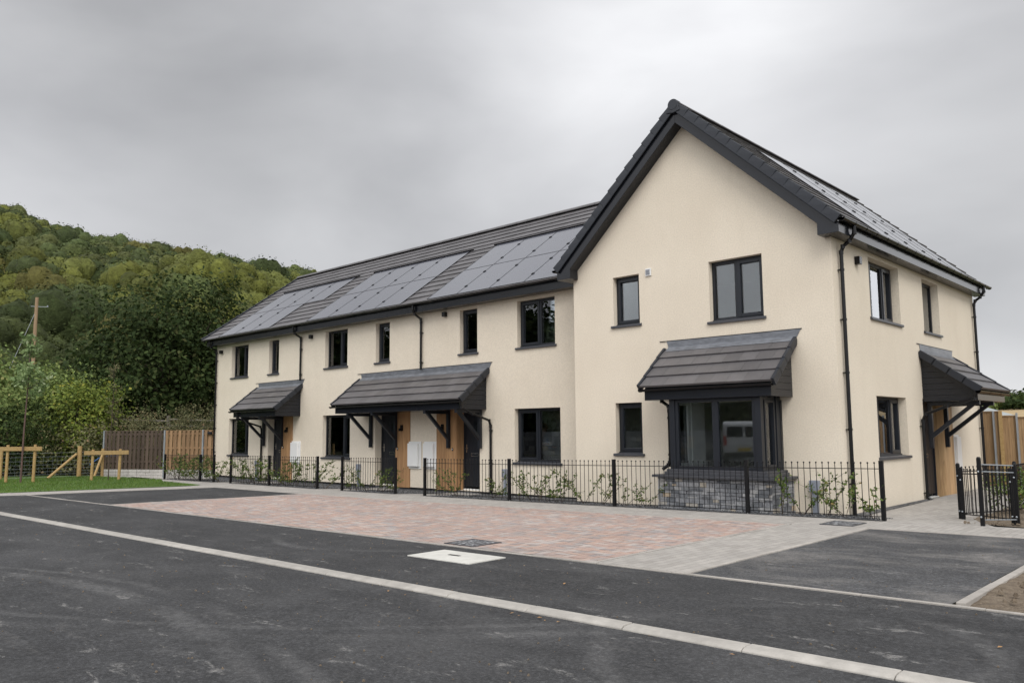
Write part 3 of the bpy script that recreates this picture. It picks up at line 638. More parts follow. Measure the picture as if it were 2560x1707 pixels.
# meter boxes
def meter(F, a, b_, z0, z1):
    mb = MB(); mb.fbox(F, a, b_, 0.002, 0.03, z0, z1); o = mb.build('meter_box', 'white', house, bevel=0.006)
    m2 = MB(); m2.fbox(F, a+0.02, b_-0.075, 0.03, 0.10, z0+0.06, z1-0.05); m2.build('lid', 'white', o, bevel=0.012)
    m3 = MB(); m3.fbox(F, b_-0.075, b_-0.035, 0.03, 0.045, z0+0.06, z0+0.12); m3.fbox(F, b_-0.075, b_-0.035, 0.03, 0.045, z1-0.16, z1-0.10); m3.build('hinge', 'white', o)
meter(FT, -13.03, -12.50, 0.345, 1.11); meter(FT, -6.80, -6.26, 0.345, 1.11); meter(FT, -6.12, -5.60, 0.345, 1.11); meter(FS, 6.62, 7.02, 0.30, 1.20)
def pillar(F, u, h, d=0.09, w=0.15):
    mb = MB(); mb.fbox(F, u-w*0.28, u+w*0.28, 0.004, d*0.7, -0.25, h-0.17); o = mb.build('service_pipe_cover', 'greypost', house, bevel=0.004)
    m2 = MB(); m2.fbox(F, u-w/2, u+w/2, 0.004, d, h-0.20, h); m2.build('box', 'greypost', o, bevel=0.008)
pillar(FG, 5.43, 0.46, 0.1, 0.17)
pillar(FT, -2.95, 0.42); pillar(FT, -9.2, 0.42); pillar(FT, -15.3, 0.42)
# lamps, sensor boxes, bell pushes, vent
def small(F, u, z, w, h, d, name, mat): 
    mb = MB(); mb.fbox(F, u-w/2, u+w/2, 0.003, d, z-h/2, z+h/2); return mb.build(name, mat, house, bevel=0.006)
for u, z in ((-18.17, 4.52), (-11.93, 4.58), (-5.24, 4.63)): small(FT, u, z, 0.12, 0.13, 0.11, 'bat_box', 'black')
small(FS, 1.117, 4.50, 0.12, 0.15, 0.10, 'bat_box', 'black')
for u in (-13.33, -7.10, -5.33):
    o = small(FT, u, 1.50, 0.085, 0.17, 0.075, 'wall_lamp', 'black'); mb = MB(); mb.fbox(FT, u-0.04, u+0.04, 0.075, 0.14, 1.41, 1.49); mb.build('lamp_head', 'black', o, bevel=0.004)
for u in (-13.56, -7.30, -4.93):
    mb = MB(); mb.fbox(FT, u-0.02, u+0.02, 0.028, 0.045, 0.86, 0.94); o = mb.build('bell_push', 'black', house, bevel=0.003); mb = MB(); mb.fbox(FT, u-0.012, u+0.006, 0.045, 0.050, 0.885, 0.925); mb.build('button', 'white', o)
o = small(FG, 2.04, 4.68, 0.14, 0.16, 0.03, 'extract_vent', 'white'); mb = MB()
for k in range(7): mb.fbox(FG, 1.985, 2.085, 0.03, 0.037, 4.625+k*0.017, 4.633+k*0.017)
mb.build('louvre', 'greypost', o)

# roofs: individually laid flat tiles
def tiles(mb, P, A, U, Nn, s0, s1, gauge, tw, arange, t=0.022, seed=1, half=True):
    """P origin at eaves, A along, U up slope, Nn normal"""
    rg = random.Random(seed); n = round((s1-s0)/gauge); g = (s1-s0)/n
    for i in range(n):
        sa = s0+i*g-(0.03 if i == 0 else 0.02); sb_ = s0+(i+1)*g+0.03
        lo, hi = arange((sa+sb_)/2)
        st = (tw/2 if (i % 2 and half) else 0)
        k0 = math.floor((lo-st)/tw); u = st+k0*tw
        while u < hi-0.01:
            a, b_ = max(lo, u)+0.002, min(hi, u+tw)-0.002; u += tw
            if b_-a < 0.03: continue
            j = rg.uniform(-0.0025, 0.0025); j2 = rg.uniform(-0.0015, 0.0015)
            def pt(al, s, h): return P+A*al+U*s+Nn*h
            hl, hh = t*1.75+j, t*0.35+j2
            mb.hexa([pt(a, sa, 0), pt(b_, sa, 0), pt(b_, sb_, 0), pt(a, sb_, 0), pt(a, sa, hl), pt(b_, sa, hl), pt(b_, sb_, hh), pt(a, sb_, hh)])
def cap(mb, a, b_, r, n=9, squash=0.8):   # half round ridge piece
    a = Vector(a); b_ = Vector(b_); d = (b_-a).normalized(); s = d.cross(Vector((0, 0, 1))).normalized()
    pa = [a+s*r*math.cos(math.pi*k/n)+Vector((0, 0, 1))*(r*squash*math.sin(math.pi*k/n)) for k in range(n+1)]
    mb.prism([*pa], [p+(b_-a) for p in pa])
Xv = Vector((1, 0, 0)); Yv = Vector((0, 1, 0)); Zv = Vector((0, 0, 1))
# terrace roof
P = Vector((0, 0.33, 5.025)); Ridge = Vector((0, 4.59, 8.06)); U = (Ridge-P).normalized(); SL = (Ridge-P).length; Nn = Xv.cross(U).normalized()
if Nn.z < 0: Nn = -Nn
def rngT(s):
    z = 5.025+U.z*s; return (-18.95, 2.96-(8.04-z)/0.93)
mb = MB(); tiles(mb, P-Nn*0.035, Xv, U, Nn, 0, SL-0.05, 0.345, 0.33, rngT, seed=3)
mb.poly([(-18.9, 0.45, 5.08), (-0.25, 0.45, 5.08), (2.9, 4.59, 8.0), (-18.9, 4.59, 8.0)]); mb.poly([(-18.9, 4.59, 8.03), (2.9, 4.59, 8.03), (2.9, 8.85, 4.98), (-18.9, 8.85, 4.98)])
rt_ = mb.build('roof', 'tile', house)
mb = MB(); x = -18.97
while x < 2.6: cap(mb, (x, 4.59, 8.03+random.uniform(-.003, .003)), (min(x+0.44, 2.7), 4.59, 8.03), 0.12); x += 0.45
mb.build('ridge_tile', 'tile', rt_)
mb = MB()
for i in range(15):
    s = i*0.347; a = P+U*s+Nn*(-0.12); 
    mb.hexa([a+Xv*-19.01, a+Xv*-18.90, a+U*0.36+Xv*-18.90, a+U*0.36+Xv*-19.01, a+Nn*0.17+Xv*-19.01, a+Nn*0.17+Xv*-18.90, a+U*0.36+Nn*0.145+Xv*-18.90, a+U*0.36+Nn*0.145+Xv*-19.01])
mb.build('dry_verge', 'verge', rt_)
mb = MB(); mb.box(-18.86, -0.26, 0.50, 0.52, 4.765, 4.99); mb.box(-18.86, -0.10, 0.521, 0.80, 4.765, 4.780); 
mb.prism([(-18.86, 0.52, 4.765), (-18.86, 0.52, 4.99), (-18.86, 4.59, 7.93), (-18.86, 4.59, 7.70)], [(-18.84, 0.52, 4.765), (-18.84, 0.52, 4.99), (-18.84, 4.59, 7.93), (-18.84, 4.59, 7.70)])
mb.prism([(-18.84, 0.55, 4.77), (-18.84, 4.59, 7.72), (-18.84, 4.59, 7.74), (-18.84, 0.55, 4.80)], [(-18.6, 0.55, 4.77), (-18.6, 4.59, 7.72), (-18.6, 4.59, 7.74), (-18.6, 0.55, 4.80)])
mb.build('fascia', 'fascia', house, bevel=0.003)
# gutter helper: half-round channel along A
def gutter(name, a, b_, r=0.056, mat='black', parent=None, side=None, brk=0.9):
    a = Vector(a); b_ = Vector(b_); d = (b_-a).normalized(); s = d.cross(Zv).normalized(); n = 10; mb = MB()
    outer = [s*r*math.cos(math.pi+math.pi*k/n)+Zv*(r*math.sin(math.pi+math.pi*k/n)) for k in range(n+1)]
    inner = [s*(r-.005)*math.cos(2*math.pi-math.pi*k/n)+Zv*((r-.005)*math.sin(2*math.pi-math.pi*k/n)) for k in range(n+1)]
    pr = outer+inner; mb.prism([a+p for p in pr], [b_+p for p in pr])
    for e_ in (a, b_): mb.prism([e_+p for p in outer], [e_+p+d*0.006 for p in outer])
    L = (b_-a).length; k = max(2, round(L/brk)); mk = MB()
    for i in range(k+1):
        c = a+d*(L*i/k); o2 = [p*1.09 for p in outer]; w2 = 0.02 if i % 3 else 0.06
        c0 = c-d*w2/2; c0 = a if i == 0 else c0
        mk.prism([c0+p for p in o2], [c0+p+d*w2 for p in o2])
        mk.hexa([c0+Zv*-0.03-s*0.0+q for q in (Vector((0, 0, -.01)), d*w2+Vector((0, 0, -.01)), d*w2+side*0.07+Vector((0, 0, -.01)), side*0.07+Vector((0, 0, -.01)))]+[c0+Zv*-0.03+q for q in (Vector((0, 0, .01)), d*w2+Vector((0, 0, .01)), d*w2+side*0.07+Vector((0, 0, .01)), side*0.07+Vector((0, 0, .01)))])
    mb.add(mk.v, mk.f); return mb.build(name, mat, parent)
gutter('gutter', (-18.98, 0.435, 5.02), (-0.25, 0.435, 5.02), parent=house, side=Yv)
def downpipe(pts, clips, dirv, parent=house, r=0.034, shoe=None):
    mb = MB(); mb.tube(pts, r, 12)
    mk = MB()
    for c in clips:
        c = Vector(c); mk.tube([c-Zv*0.02, c+Zv*0.02], r+0.008, 12); dv = Vector(dirv); s = dv.cross(Zv)
        mk.hexa([c+s*0.05*a+dv*b_*0.06+Zv*z for z in (-.008, .008) for a, b_ in ((-1, 1), (1, 1), (1, .0), (-1, .0))])
    for p in pts[1:-1]: p = Vector(p); mk.tube([p-Zv*0.035, p+Zv*0.035], r+0.006, 12)
    mb.add(mk.v, mk.f); return mb.build('downpipe', 'black', parent)
for x in (-18.53, -12.53, -6.24):
    zend = -0.2 if x < -15 else 3.14
    cl = [z for z in (4.2, 3.35, 2.5, 1.6, 0.7, 0.0) if z > zend]
    downpipe([(x, 0.435, 4.99), (x, 0.435, 4.86), (x, 0.50, 4.72), (x, 0.73, 4.60), (x, 0.74, 4.50), (x, 0.74, zend)], [(x, 0.74, z) for z in cl], (0, 1, 0))
# short gutter return at the junction with the gable block
mb = MB(); mb.tube([(-0.45, 0.435, 4.97), (-0.45, 0.435, 4.86), (-0.30, 0.52, 4.76), (0.0, 0.72, 4.66)], 0.034, 10); mb.build('downpipe', 'black', house)

# gable block roof
P2 = Vector((6.20, 0, 8.06-0.93*(6.20-2.96))); Rg = Vector((2.96, 0, 8.06)); U2 = (Rg-P2).normalized(); S2 = (Rg-P2).length; N2 = Vector((0.93, 0, 1)).normalized()
P3 = Vector((-0.28, 0, P2.z)); U3 = (Rg-P3).normalized(); N3 = Vector((-0.93, 0, 1)).normalized()
mb = MB(); yr = (-0.24, DEP+0.28)
tiles(mb, P2-N2*0.035, Yv, U2, N2, 0, S2-0.02, 0.32, 0.33, lambda s: yr, seed=5)
tiles(mb, P3-N3*0.035, Yv, U3, N3, 0, S2-0.05, 0.32, 0.33, lambda s: (-0.24, 0.3+max(0, s*0.9)) , seed=6)
mb.poly([(6.12, -0.2, 5.02), (6.12, 9.4, 5.02), (2.96, 9.4, 7.98), (2.96, -0.2, 7.98)]); mb.poly([(-0.2, -0.2, 5.02), (-0.2, 9.4, 5.02), (2.96, 9.4, 7.98), (2.96, -0.2, 7.98)])
rg_ = mb.build('roof', 'tile', house)
mb = MB(); y = -0.30
while y < 9.3: cap(mb, (2.96, y, 7.99+random.uniform(-.003, .003)), (2.96, min(y+0.44, 9.5), 7.99), 0.13, squash=0.55); y += 0.45
mb.build('ridge_tile', 'tile', rg_)
mb = MB(); mb.tube([(2.96, -0.365, 7.985), (2.96, -0.20, 7.985)], 0.115, 20); mb.prism([(2.85, -0.36, 8.0), (3.07, -0.36, 8.0), (3.12, -0.36, 7.83), (2.96, -0.36, 7.80), (2.80, -0.36, 7.83)], [(2.85, -0.20, 8.0), (3.07, -0.20, 8.0), (3.12, -0.20, 7.83), (2.96, -0.20, 7.80), (2.80, -0.20, 7.83)]); mb.build('ridge_end_cap', 'verge', rg_, bevel=0.01)
for sgn, PP, UU, NN in ((1, P2, U2, N2), (-1, P3, U3, N3)):
    mb = MB(); k = 14; g = (S2-0.12)/k
    for i in range(k):
        a = PP+UU*(i*g-0.02)+Yv*-0.345; e1 = UU*(g+0.03)
        lo, hi = 0.045, 0.022
        mb.hexa([a-NN*0.15, a-NN*0.15+Yv*0.03, a+e1-NN*0.15+Yv*0.03, a+e1-NN*0.15, a+NN*lo, a+NN*lo+Yv*0.15, a+e1+NN*hi+Yv*0.15, a+e1+NN*hi+Yv*0.012])
    mb.build('dry_verge', 'verge', rg_, bevel=0.012)
zl = lambda x, c: c-0.93*abs(x-2.96)
for sgn in (1, -1):
    X_ = lambda dx: 2.96+sgn*dx
    a = 0
    poly = [(X_(0), zl(2.96, 7.92)), (X_(3.21), 7.92-0.93*3.21), (X_(3.21), 4.775), (X_(2.83), 4.775), (X_(2.83), 7.62-0.93*2.83), (X_(0), 7.62)]
    mb = MB(); mb.prism([(x, -0.285, z) for x, z in poly], [(x, 0.0, z) for x, z in poly]); mb.build('bargeboard', 'fascia', rg_, bevel=0.004)
mb = MB(); mb.box(6.15, 6.17, 0.0, DEP+0.22, 4.775, 5.0); mb.box(RX, 6.15, 0.0, DEP+0.22, 4.775, 4.79); mb.build('fascia', 'fascia', house, bevel=0.003)
mb = MB(); mb.box(-0.25, -0.23, 0.0, 0.9, 4.775, 5.0); mb.box(-0.23, 0, 0, 0.8, 4.775, 4.79)
mb.build('fascia', 'fascia', house, bevel=0.003)
gutter('gutter', (6.235, -0.30, 5.015), (6.235, DEP+0.38, 5.015), parent=house, side=-Xv, brk=0.55)
gutter('gutter', (-0.33, -0.30, 5.015), (-0.33, 0.35, 5.015), parent=house, side=Xv, brk=0.3)
for y in (0.26, 9.02):
    downpipe([(6.235, y, 4.99), (6.235, y, 4.84), (6.14, y, 4.70), (6.02, y, 4.62), (5.985, y, 4.52), (5.985, y, -0.18)], [(5.985, y, z) for z in (4.2, 3.3, 2.35, 1.35, 0.4)], (-1, 0, 0))

# solar panels
def panel_proto():
    g = MB(); g.box(0.008, 1.212, 0.008, 1.722, 0.0, 0.034); go = g.build('solar_panel', 'solar', None, world=False, link=False)
    return go.data
pm = panel_proto()
fm = MB(); fm.box(-0.004, 0.008, 0, 1.73, 0, 0.038); fm.box(1.212, 1.224, 0, 1.73, 0, 0.038); fm.box(0.008, 1.212, 0, 0.008, 0, 0.038); fm.box(0.008, 1.212, 1.722, 1.73, 0, 0.038); fm = fm.build('frame', 'black', None, world=False, link=False).data
lm = MB(); lm.box(0.01, 1.21, 0.861, 0.866, 0.034, 0.0348); lm = lm.build('busbar', 'galv', None, world=False, link=False).data
cm = MB(); cm.box(-0.035, 0.03, 0.40, 0.47, 0.036, 0.052); cm = cm.build('clamp', 'blackmetal', None, world=False, link=False).data
cm2 = MB(); cm2.box(-0.035, 0.03, 1.27, 1.34, 0.036, 0.052); cm2 = cm2.build('clamp', 'blackmetal', None, world=False, link=False).data
def panel(O, A, U, Nn, clamp=True):
    Mx = Matrix((A, U, Nn)).transposed().to_4x4(); Mx.translation = O
    o = bpy.data.objects.new('solar_panel', pm); COL.objects.link(o); o.parent = house; o.matrix_local = Mx
    for d_, nm in ((fm, 'frame'), (lm, 'busbar')) + (((cm, 'clamp'), (cm2, 'clamp')) if clamp else ()):
        c = bpy.data.objects.new(nm, d_); COL.objects.link(c); c.parent = o
lift = -Nn*0.024
for xs, rows in (([-17.62, -16.40, -15.18], (0,)), ([-17.62, -16.40, -15.18, -13.96], (1,)), ([-11.58, -10.36, -9.14, -7.92], (0, 1)), ([-5.52, -4.30, -3.08, -1.86], (0, 1)), ([-0.64], (1,))):
    for j, x in enumerate(xs):
        for r in rows: panel(P+Xv*x+U*(0.02+r*1.735)+lift, Xv, U, Nn, j > 0)
mb = MB()
for xa, xb in ((-17.75, -12.6), (-11.72, -6.6), (-5.65, 0.4)):
    a = P+U*3.475; mb.hexa([a+Xv*xa-Nn*.0, a+Xv*xb-Nn*.0, a+U*0.07+Xv*xb, a+U*0.07+Xv*xa, a+Xv*xa+Nn*.05, a+Xv*xb+Nn*.05, a+U*0.07+Xv*xb+Nn*.03, a+U*0.07+Xv*xa+Nn*.03])
mb.build('array_flashing', 'blackmetal', house)
for k in range(5):
    for r in (0, 1): panel(P2+Yv*(2.0+k*1.222)+U2*(0.10+r*1.735)-N2*0.026, Yv, U2, N2, k > 0)

# canopies
def canopy(F, u0, u1, D, brs, wallframe, side_tile=0.10, zbot=1.945, ztop=2.165, zw=3.02, cols=0.33, left_cheek=True, gut=(0.14, 0.10), fl=(0.23, 0.23)):
    ov = side_tile; mb = MB()
    e0 = Vector(F(0, D+0.075, ztop+0.055)); e1 = Vector(F(0, 0.02, zw)); Uc = (e1-e0).normalized(); Sc = (e1-e0).length
    A = (Vector(F(1, 0, 0))-Vector(F(0, 0, 0))).normalized(); Nc = A.cross(Uc).normalized(); Nc = Nc if Nc.z > 0 else -Nc
    tiles(mb, e0-Nc*0.02, A, Uc, Nc, 0, Sc, Sc/4, cols, lambda s: (u0-ov, u1+ov), t=0.026, seed=int(abs(u0)*10))
    mb.poly([F(u0-ov+.02, D, ztop+0.03), F(u1+ov-.02, D, ztop+0.03), F(u1+ov-.02, 0.01, zw-0.06), F(u0-ov+.02, 0.01, zw-0.06)])
    ro = mb.build('canopy', 'tile', house)
    for uu in (u0-ov-0.03, u1+ov-0.03):
        g = Sc/4; mv = MB()
        for i in range(4):
            a = e0+A*uu+Uc*(i*g-0.03); e_ = Uc*(g+0.035)
            mv.hexa([a-Nc*0.11, a-Nc*0.11+A*0.06, a+e_-Nc*0.11+A*0.06, a+e_-Nc*0.11, a+Nc*0.045, a+Nc*0.045+A*0.06, a+e_+Nc*0.030+A*0.06, a+e_+Nc*0.030])
        mv.build('dry_verge', 'verge', ro, bevel=0.008)
    fb = MB(); fb.fbox(F, u0, u1, D-0.02, D, zbot, ztop+0.03); fb.fbox(F, u0+0.001, u1-0.001, 0.002, D-0.02, zbot+0.001, zbot+0.02)
    fb.build('fascia', 'fascia', ro, bevel=0.004)
    for uu, s in ((u0, 1), (u1, -1)):
        ck = MB()
        h0 = zbot; n = 8; H = zw-0.08-zbot
        for i in range(n):
            za, zb = zbot+H*i/n+0.003, zbot+H*(i+1)/n-0.003
            def dd(z):
                zf_ = ztop+0.0; return D-0.02 if z <= zf_ else (D-0.02)*(zw-0.06-z)/(zw-0.06-zf_)
            da, db = dd(za), dd(zb)
            ck.prism([F(uu, 0.003, za), F(uu, da, za), F(uu, max(db, .004), zb), F(uu, 0.003, zb)], [F(uu+s*0.018, 0.003, za), F(uu+s*0.018, da, za), F(uu+s*0.018, max(db, .004), zb), F(uu+s*0.018, 0.003, zb)])
        # sloped barge on the cheek
        ck.prism([F(uu-s*0.022, D, zbot), F(uu-s*0.022, D, ztop), F(uu-s*0.022, 0.003, zw-0.05), F(uu-s*0.022, 0.003, zw-0.20), F(uu-s*0.022, D-0.17, ztop-0.02), F(uu-s*0.022, D-0.17, zbot)],
                 [F(uu-s*0.001, D, zbot), F(uu-s*0.001, D, ztop), F(uu-s*0.001, 0.003, zw-0.05), F(uu-s*0.001, 0.003, zw-0.20), F(uu-s*0.001, D-0.17, ztop-0.02), F(uu-s*0.001, D-0.17, zbot)])
        ck.build('boarded_cheek', 'fascia', ro)
    flb = MB(); flb.prism([F(u0-0.0, 0.003, zw-0.02), F(u1+0.11, 0.003, zw-0.02), F(u1+fl[1]-0.02, 0.003, zw+0.155), F(u0-0.05, 0.003, zw+0.155)], [F(u0-0.0, 0.012, zw-0.02), F(u1+0.11, 0.012, zw-0.02), F(u1+fl[1]-0.02, 0.012, zw+0.155), F(u0-0.05, 0.012, zw+0.155)]); flb.prism([F(u0-0.02, 0.003, zw+0.04), F(u0-0.02, 0.10, zw-0.045), F(u0-0.02, 0.11, zw-0.06), F(u0-0.02, 0.003, zw-0.03)], [F(u1+0.12, 0.003, zw+0.04), F(u1+0.10, 0.10, zw-0.045), F(u1+0.10, 0.11, zw-0.06), F(u1+0.12, 0.003, zw-0.03)])
    flb.build('lead_flashing', 'lead', ro)
    rd = MB(); rd.fbox(F, u0-0.22, u1+fl[1], 0.003, 0.016, zw+0.155, zw+0.168); rd.build('render_stop_bead', 'blackmetal', ro)
    sd_ = (Vector(F(0, 0, 0))-Vector(F(0, 1, 0))).normalized()
    gutter('gutter', F(u0-gut[0]-.06, D+0.055, ztop-0.01), F(u1+gut[1], D+0.055, ztop-0.01), r=0.05, parent=ro, side=sd_, brk=0.8)
    for u in brs:
        b_ = MB(); w = 0.045
        b_.fbox(F, u-w, u+w, 0.030, 0.115, 0.93, zbot-0.002); b_.fbox(F, u-w+.004, u+w-.004, 0.115, D-0.02, zbot-0.085, zbot-0.003)
        b_.prism([F(u-w+.006, 0.11, 1.26), F(u-w+.006, 0.11, 1.15), F(u-w+.006, D-0.10, zbot-0.085), F(u-w+.006, D-0.22, zbot-0.085)], [F(u+w-.006, 0.11, 1.26), F(u+w-.006, 0.11, 1.15), F(u+w-.006, D-0.10, zbot-0.085), F(u+w-.006, D-0.22, zbot-0.085)])
        b_.build('gallows_bracket', 'dark', ro, bevel=0.004)
    return ro
DC = 0.96
c1 = canopy(FT, -15.318, -12.571, DC, (-14.82, -13.62), 0)
c2 = canopy(FT, -9.104, -3.649, DC, (-8.55, -7.36, -5.06, -3.83), 0)
c3 = canopy(FS, 4.62, 6.86, 1.07, (4.82, 5.97), 0, zbot=1.93, ztop=2.13, fl=(0.23, 0.16))
downpipe([(-15.0, T-DC-0.055, 2.10), (-15.0, T-DC-0.03, 1.93), (-15.0, T-DC+0.25, 1.80), (-15.0, T-0.10, 1.62), (-15.0, T-0.05, 1.50), (-15.0, T-0.05, -0.2)], [(-15.0, T-0.05, z) for z in (1.35, 0.3)], (0, 1, 0), c1)
downpipe([(-3.56, T-DC-0.055, 2.12), (-3.56, T-DC-0.03, 1.98), (-3.50, T-DC+0.3, 1.83), (-3.45, T-0.10, 1.66), (-3.45, T-0.05, 1.52), (-3.45, T-0.05, -0.2)], [(-3.45, T-0.05, z) for z in (1.40, 0.55, 0.0)], (0, 1, 0), c2)
downpipe([(RX+1.10, 4.40, 2.08), (RX+1.05, 4.40, 1.96), (RX+0.55, 4.36, 1.82), (RX+0.12, 4.33, 1.66), (RX+0.06, 4.33, 1.52), (RX+0.06, 4.33, -0.08), (RX+0.12, 4.33, -0.13)], [(RX+0.06, 4.33, z) for z in (1.40, 0.0)], (-1, 0, 0), c3)

# bay window
bay = canopy(FG, 2.495, 5.079, 0.905, (), 0, zbot=1.945, ztop=2.17, gut=(0.05, 0.04))
downpipe([(2.66, -0.60, 1.96), (2.68, -0.62, 1.93), (2.88, -0.70, 1.83), (2.905, -0.72, 1.74), (2.905, -0.72, 0.80), (2.86, -0.72, 0.70), (2.74, -0.74, 0.62)], [(2.905, -0.72, 1.6), (2.905, -0.72, 0.9)], (1, 0, 0), bay)
mb = MB()
def stones(mb, F, u0, u1, z0, z1, d):
    rg = random.Random(9); z = z0
    while z < z1-0.01:
        h = min(rg.choice((0.045, 0.06, 0.075, 0.09)), z1-z); u = u0
        while u < u1-0.01:
            w = min(rg.uniform(0.09, 0.26), u1-u)
            if u1-(u+w) < 0.06: w = u1-u
            dd = d+rg.uniform(-0.004, 0.016); e = 0.004
            if h > 0.07 and rg.random() < 0.3:
                mb.fbox(F, u+e, u+w-e, d-0.08, dd, z+e, z+h*0.45-e/2); mb.fbox(F, u+e, u+w-e, d-0.08, d+rg.uniform(-0.004, 0.016), z+h*0.45+e/2, z+h-e)
            else: mb.fbox(F, u+e, u+w-e, d-0.08, dd, z+e, z+h-e)
            u += w
        z += h
stones(mb, FG, 2.71, 5.03, -0.24, 0.475, 0.88)
stones(mb, lambda u, d, z: (5.03+d-0.0, u, z), -0.875, -0.01, -0.24, 0.475, 0.0)
stones(mb, lambda u, d, z: (2.71-d, u, z), -0.875, -0.01, -0.24, 0.475, 0.0)
sb_ = mb.build('bay_stone_base', 'stone', house)
mb = MB(); mb.box(2.73, 5.01, -0.86, 0.0, -0.3, 0.47); mb.build('mortar_core', 'mortar', sb_)
mb = MB(); mb.box(2.63, 5.11, -0.965, -0.002, 0.478, 0.525); mb.box(2.85, 4.96, -0.86, -0.002, 0.5255, 0.585); mb.box(2.88, 4.93, -0.83, -0.002, 0.5855, 0.63); mb.build('coping', 'slate', sb_, bevel=0.006)
bw = MB(); zA, zB_ = 0.63, 1.945
bw.box(2.955, 3.07, -0.80, -0.69, zA, zB_); bw.box(4.72, 4.835, -0.80, -0.69, zA, zB_)
FB = lambda u, d, z: (u, -0.78-d, z)
ring(bw, FB, 3.07, 4.72, zA, zB_, 0.062, -0.07, 0.0); bw.fbox(FB, 3.86, 3.985, -0.07, 0.001, zA+.062, zB_-.062)
FBs = lambda u, d, z: (4.815+d, u, z); ring(bw, FBs, -0.69, -0.18, zA, zB_, 0.062, -0.07, 0.0); ring(bw, lambda u, d, z: (2.975-d, u, z), -0.69, -0.18, zA, zB_, 0.062, -0.07, 0.0)
bw.box(2.93, 3.0, -0.18, 0, zA, zB_); bw.box(4.79, 4.835, -0.18, 0, zA, zB_)
bwo = bw.build('bay_window', 'dark', house, bevel=0.005)
sb2 = MB(); ring(sb2, FBs, -0.635, -0.235, zA+0.055, zB_-0.055, 0.05, -0.06, 0.018); sb2.build('opening_light', 'dark', bwo, bevel=0.004)
gb = MB(); gb.fbox(FB, 3.13, 3.86, -0.045, -0.033, zA+.06, zB_-.06); gb.build('pane', 'glass', bwo)
gb = MB(); gb.fbox(FB, 3.985, 4.66, -0.045, -0.033, zA+.06, zB_-.06); gb.build('pane', 'glass', bwo)
gb = MB(); gb.fbox(FBs, -0.59, -0.28, -0.045, -0.033, zA+.10, zB_-.10); gb.build('pane', 'glass', bwo)
gb = MB(); gb.box(2.985, 2.997, -0.63, -0.24, zA+.06, zB_-.06); gb.build('pane', 'glass', bwo)
wi = MB(); ring(wi, lambda u, d, z: (3.05+d, u, z), -0.69, -0.17, zA, zB_, 0.10, -0.04, 0.0); wi.box(3.0, 3.07, -0.17, 0.32, zA, zB_); wi.box(4.74, 4.80, -0.17, 0.32, zA, zB_); wi.box(3.0, 4.80, -0.17, -0.14, 1.90, 1.94); wi.box(2.98, 4.82, -0.68, -0.10, zA-0.02, zA-0.001)
wi.build('white_inner_frame', 'white', bwo)

# ------------------------------------------------------------ railings
def rail_run(xs, label, Y=-1.2, group='black railings in front of the houses'):
    t_ = thing('metal_railing', label, 'railing', (xs[0], Y, zg(xs[0], Y)), group)
    for x in xs:
        z = zg(x, Y); mb = MB(); mb.box(x-0.03, x+0.03, Y-0.03, Y+0.03, z-0.05, z+0.905); mb.box(x-0.033, x+0.033, Y-0.033, Y+0.033, z+0.905, z+0.915); mb.build('post', 'blackmetal', t_, bevel=0.004)
    for a, b_ in zip(xs[:-1], xs[1:]):
        mb = MB(); mr = MB(); L = b_-a; n = round(L/0.104)
        za, zb = zg(a, Y), zg(b_, Y)
        for h in (0.06, 0.785):
            mr = MB(); mr.hexa([(a+.03, Y-.009, za+h), (b_-.03, Y-.009, zb+h), (b_-.03, Y+.009, zb+h), (a+.03, Y+.009, za+h), (a+.03, Y-.009, za+h+.012), (b_-.03, Y-.009, zb+h+.012), (b_-.03, Y+.009, zb+h+.012), (a+.03, Y+.009, za+h+.012)]); mr.build('rail', 'blackmetal', t_)
        for k in range(1, n):
            x = a+L*k/n; z = za+(zb-za)*k/n; mb.tube([(x, Y, z+0.05), (x, Y, z+0.875)], 0.0062, 6); mb.ball((x, Y, z+0.882), 0.0155, 6, 4)
        mb.build('bars', 'blackmetal', t_)
    return t_
rail_run([-18.35, -15.55, -14.56], 'short black ball-topped railing at the far left end of the house row')
rail_run([-13.42, -11.03, -8.42], 'black ball-topped railing between the left door path and the middle door path')
rail_run([-7.22, -4.91], 'shortest black railing, one panel between two posts, in front of the middle door')
rail_run([-3.77, -0.93, 1.91, 4.73, 6.98], 'longest black railing, four panels, running past the stone bay window to the corner')
def seg_rail(pts, label, hts, name='metal_railing', cat='railing', ball=True, low=0.0):
    t_ = thing(name, label, cat, (*pts[0], zg(*pts[0])))
    for p, h in zip(pts, hts):
        z = zg(*p)+0.03; mb = MB(); mb.box(p[0]-.026, p[0]+.026, p[1]-.026, p[1]+.026, z-0.06, z+h); mb.tube([(p[0], p[1], z+h), (p[0], p[1], z+h+.018)], [0.031, 0.018], 10); mb.build('post', 'blackmetal', t_, bevel=0.004)
        mb = MB()
        for hz in (0.10, h-0.19): mb.ball((p[0]-0.006, p[1]-0.036, z+hz), 0.014, 8, 5)
        mb.build('bolt', 'galv', t_)
    for a, b_ in zip(pts[:-1], pts[1:]):
        a = Vector((*a, zg(*a)+0.03)); b_ = Vector((*b_, zg(*b_)+0.03)); mb = MB(); mr = MB(); L = (b_-a).length; n = round(L/0.085)
        for h in (0.06, 0.74-low) + ((0.84,) if not ball else ()): mr = MB(); mr.tube([a+Zv*h, b_+Zv*h], 0.009, 6); mr.build('rail', 'galv' if not ball else 'blackmetal', t_)
        for k in range(1, n):
            p = a.lerp(b_, k/n); mb.tube([p+Zv*0.05, p+Zv*(0.80-low if ball else 0.84)], 0.0065, 6)
            if ball: mb.ball(p+Zv*(0.81-low), 0.014, 6, 4)
        mb.build('bars', 'blackmetal', t_)
    return t_
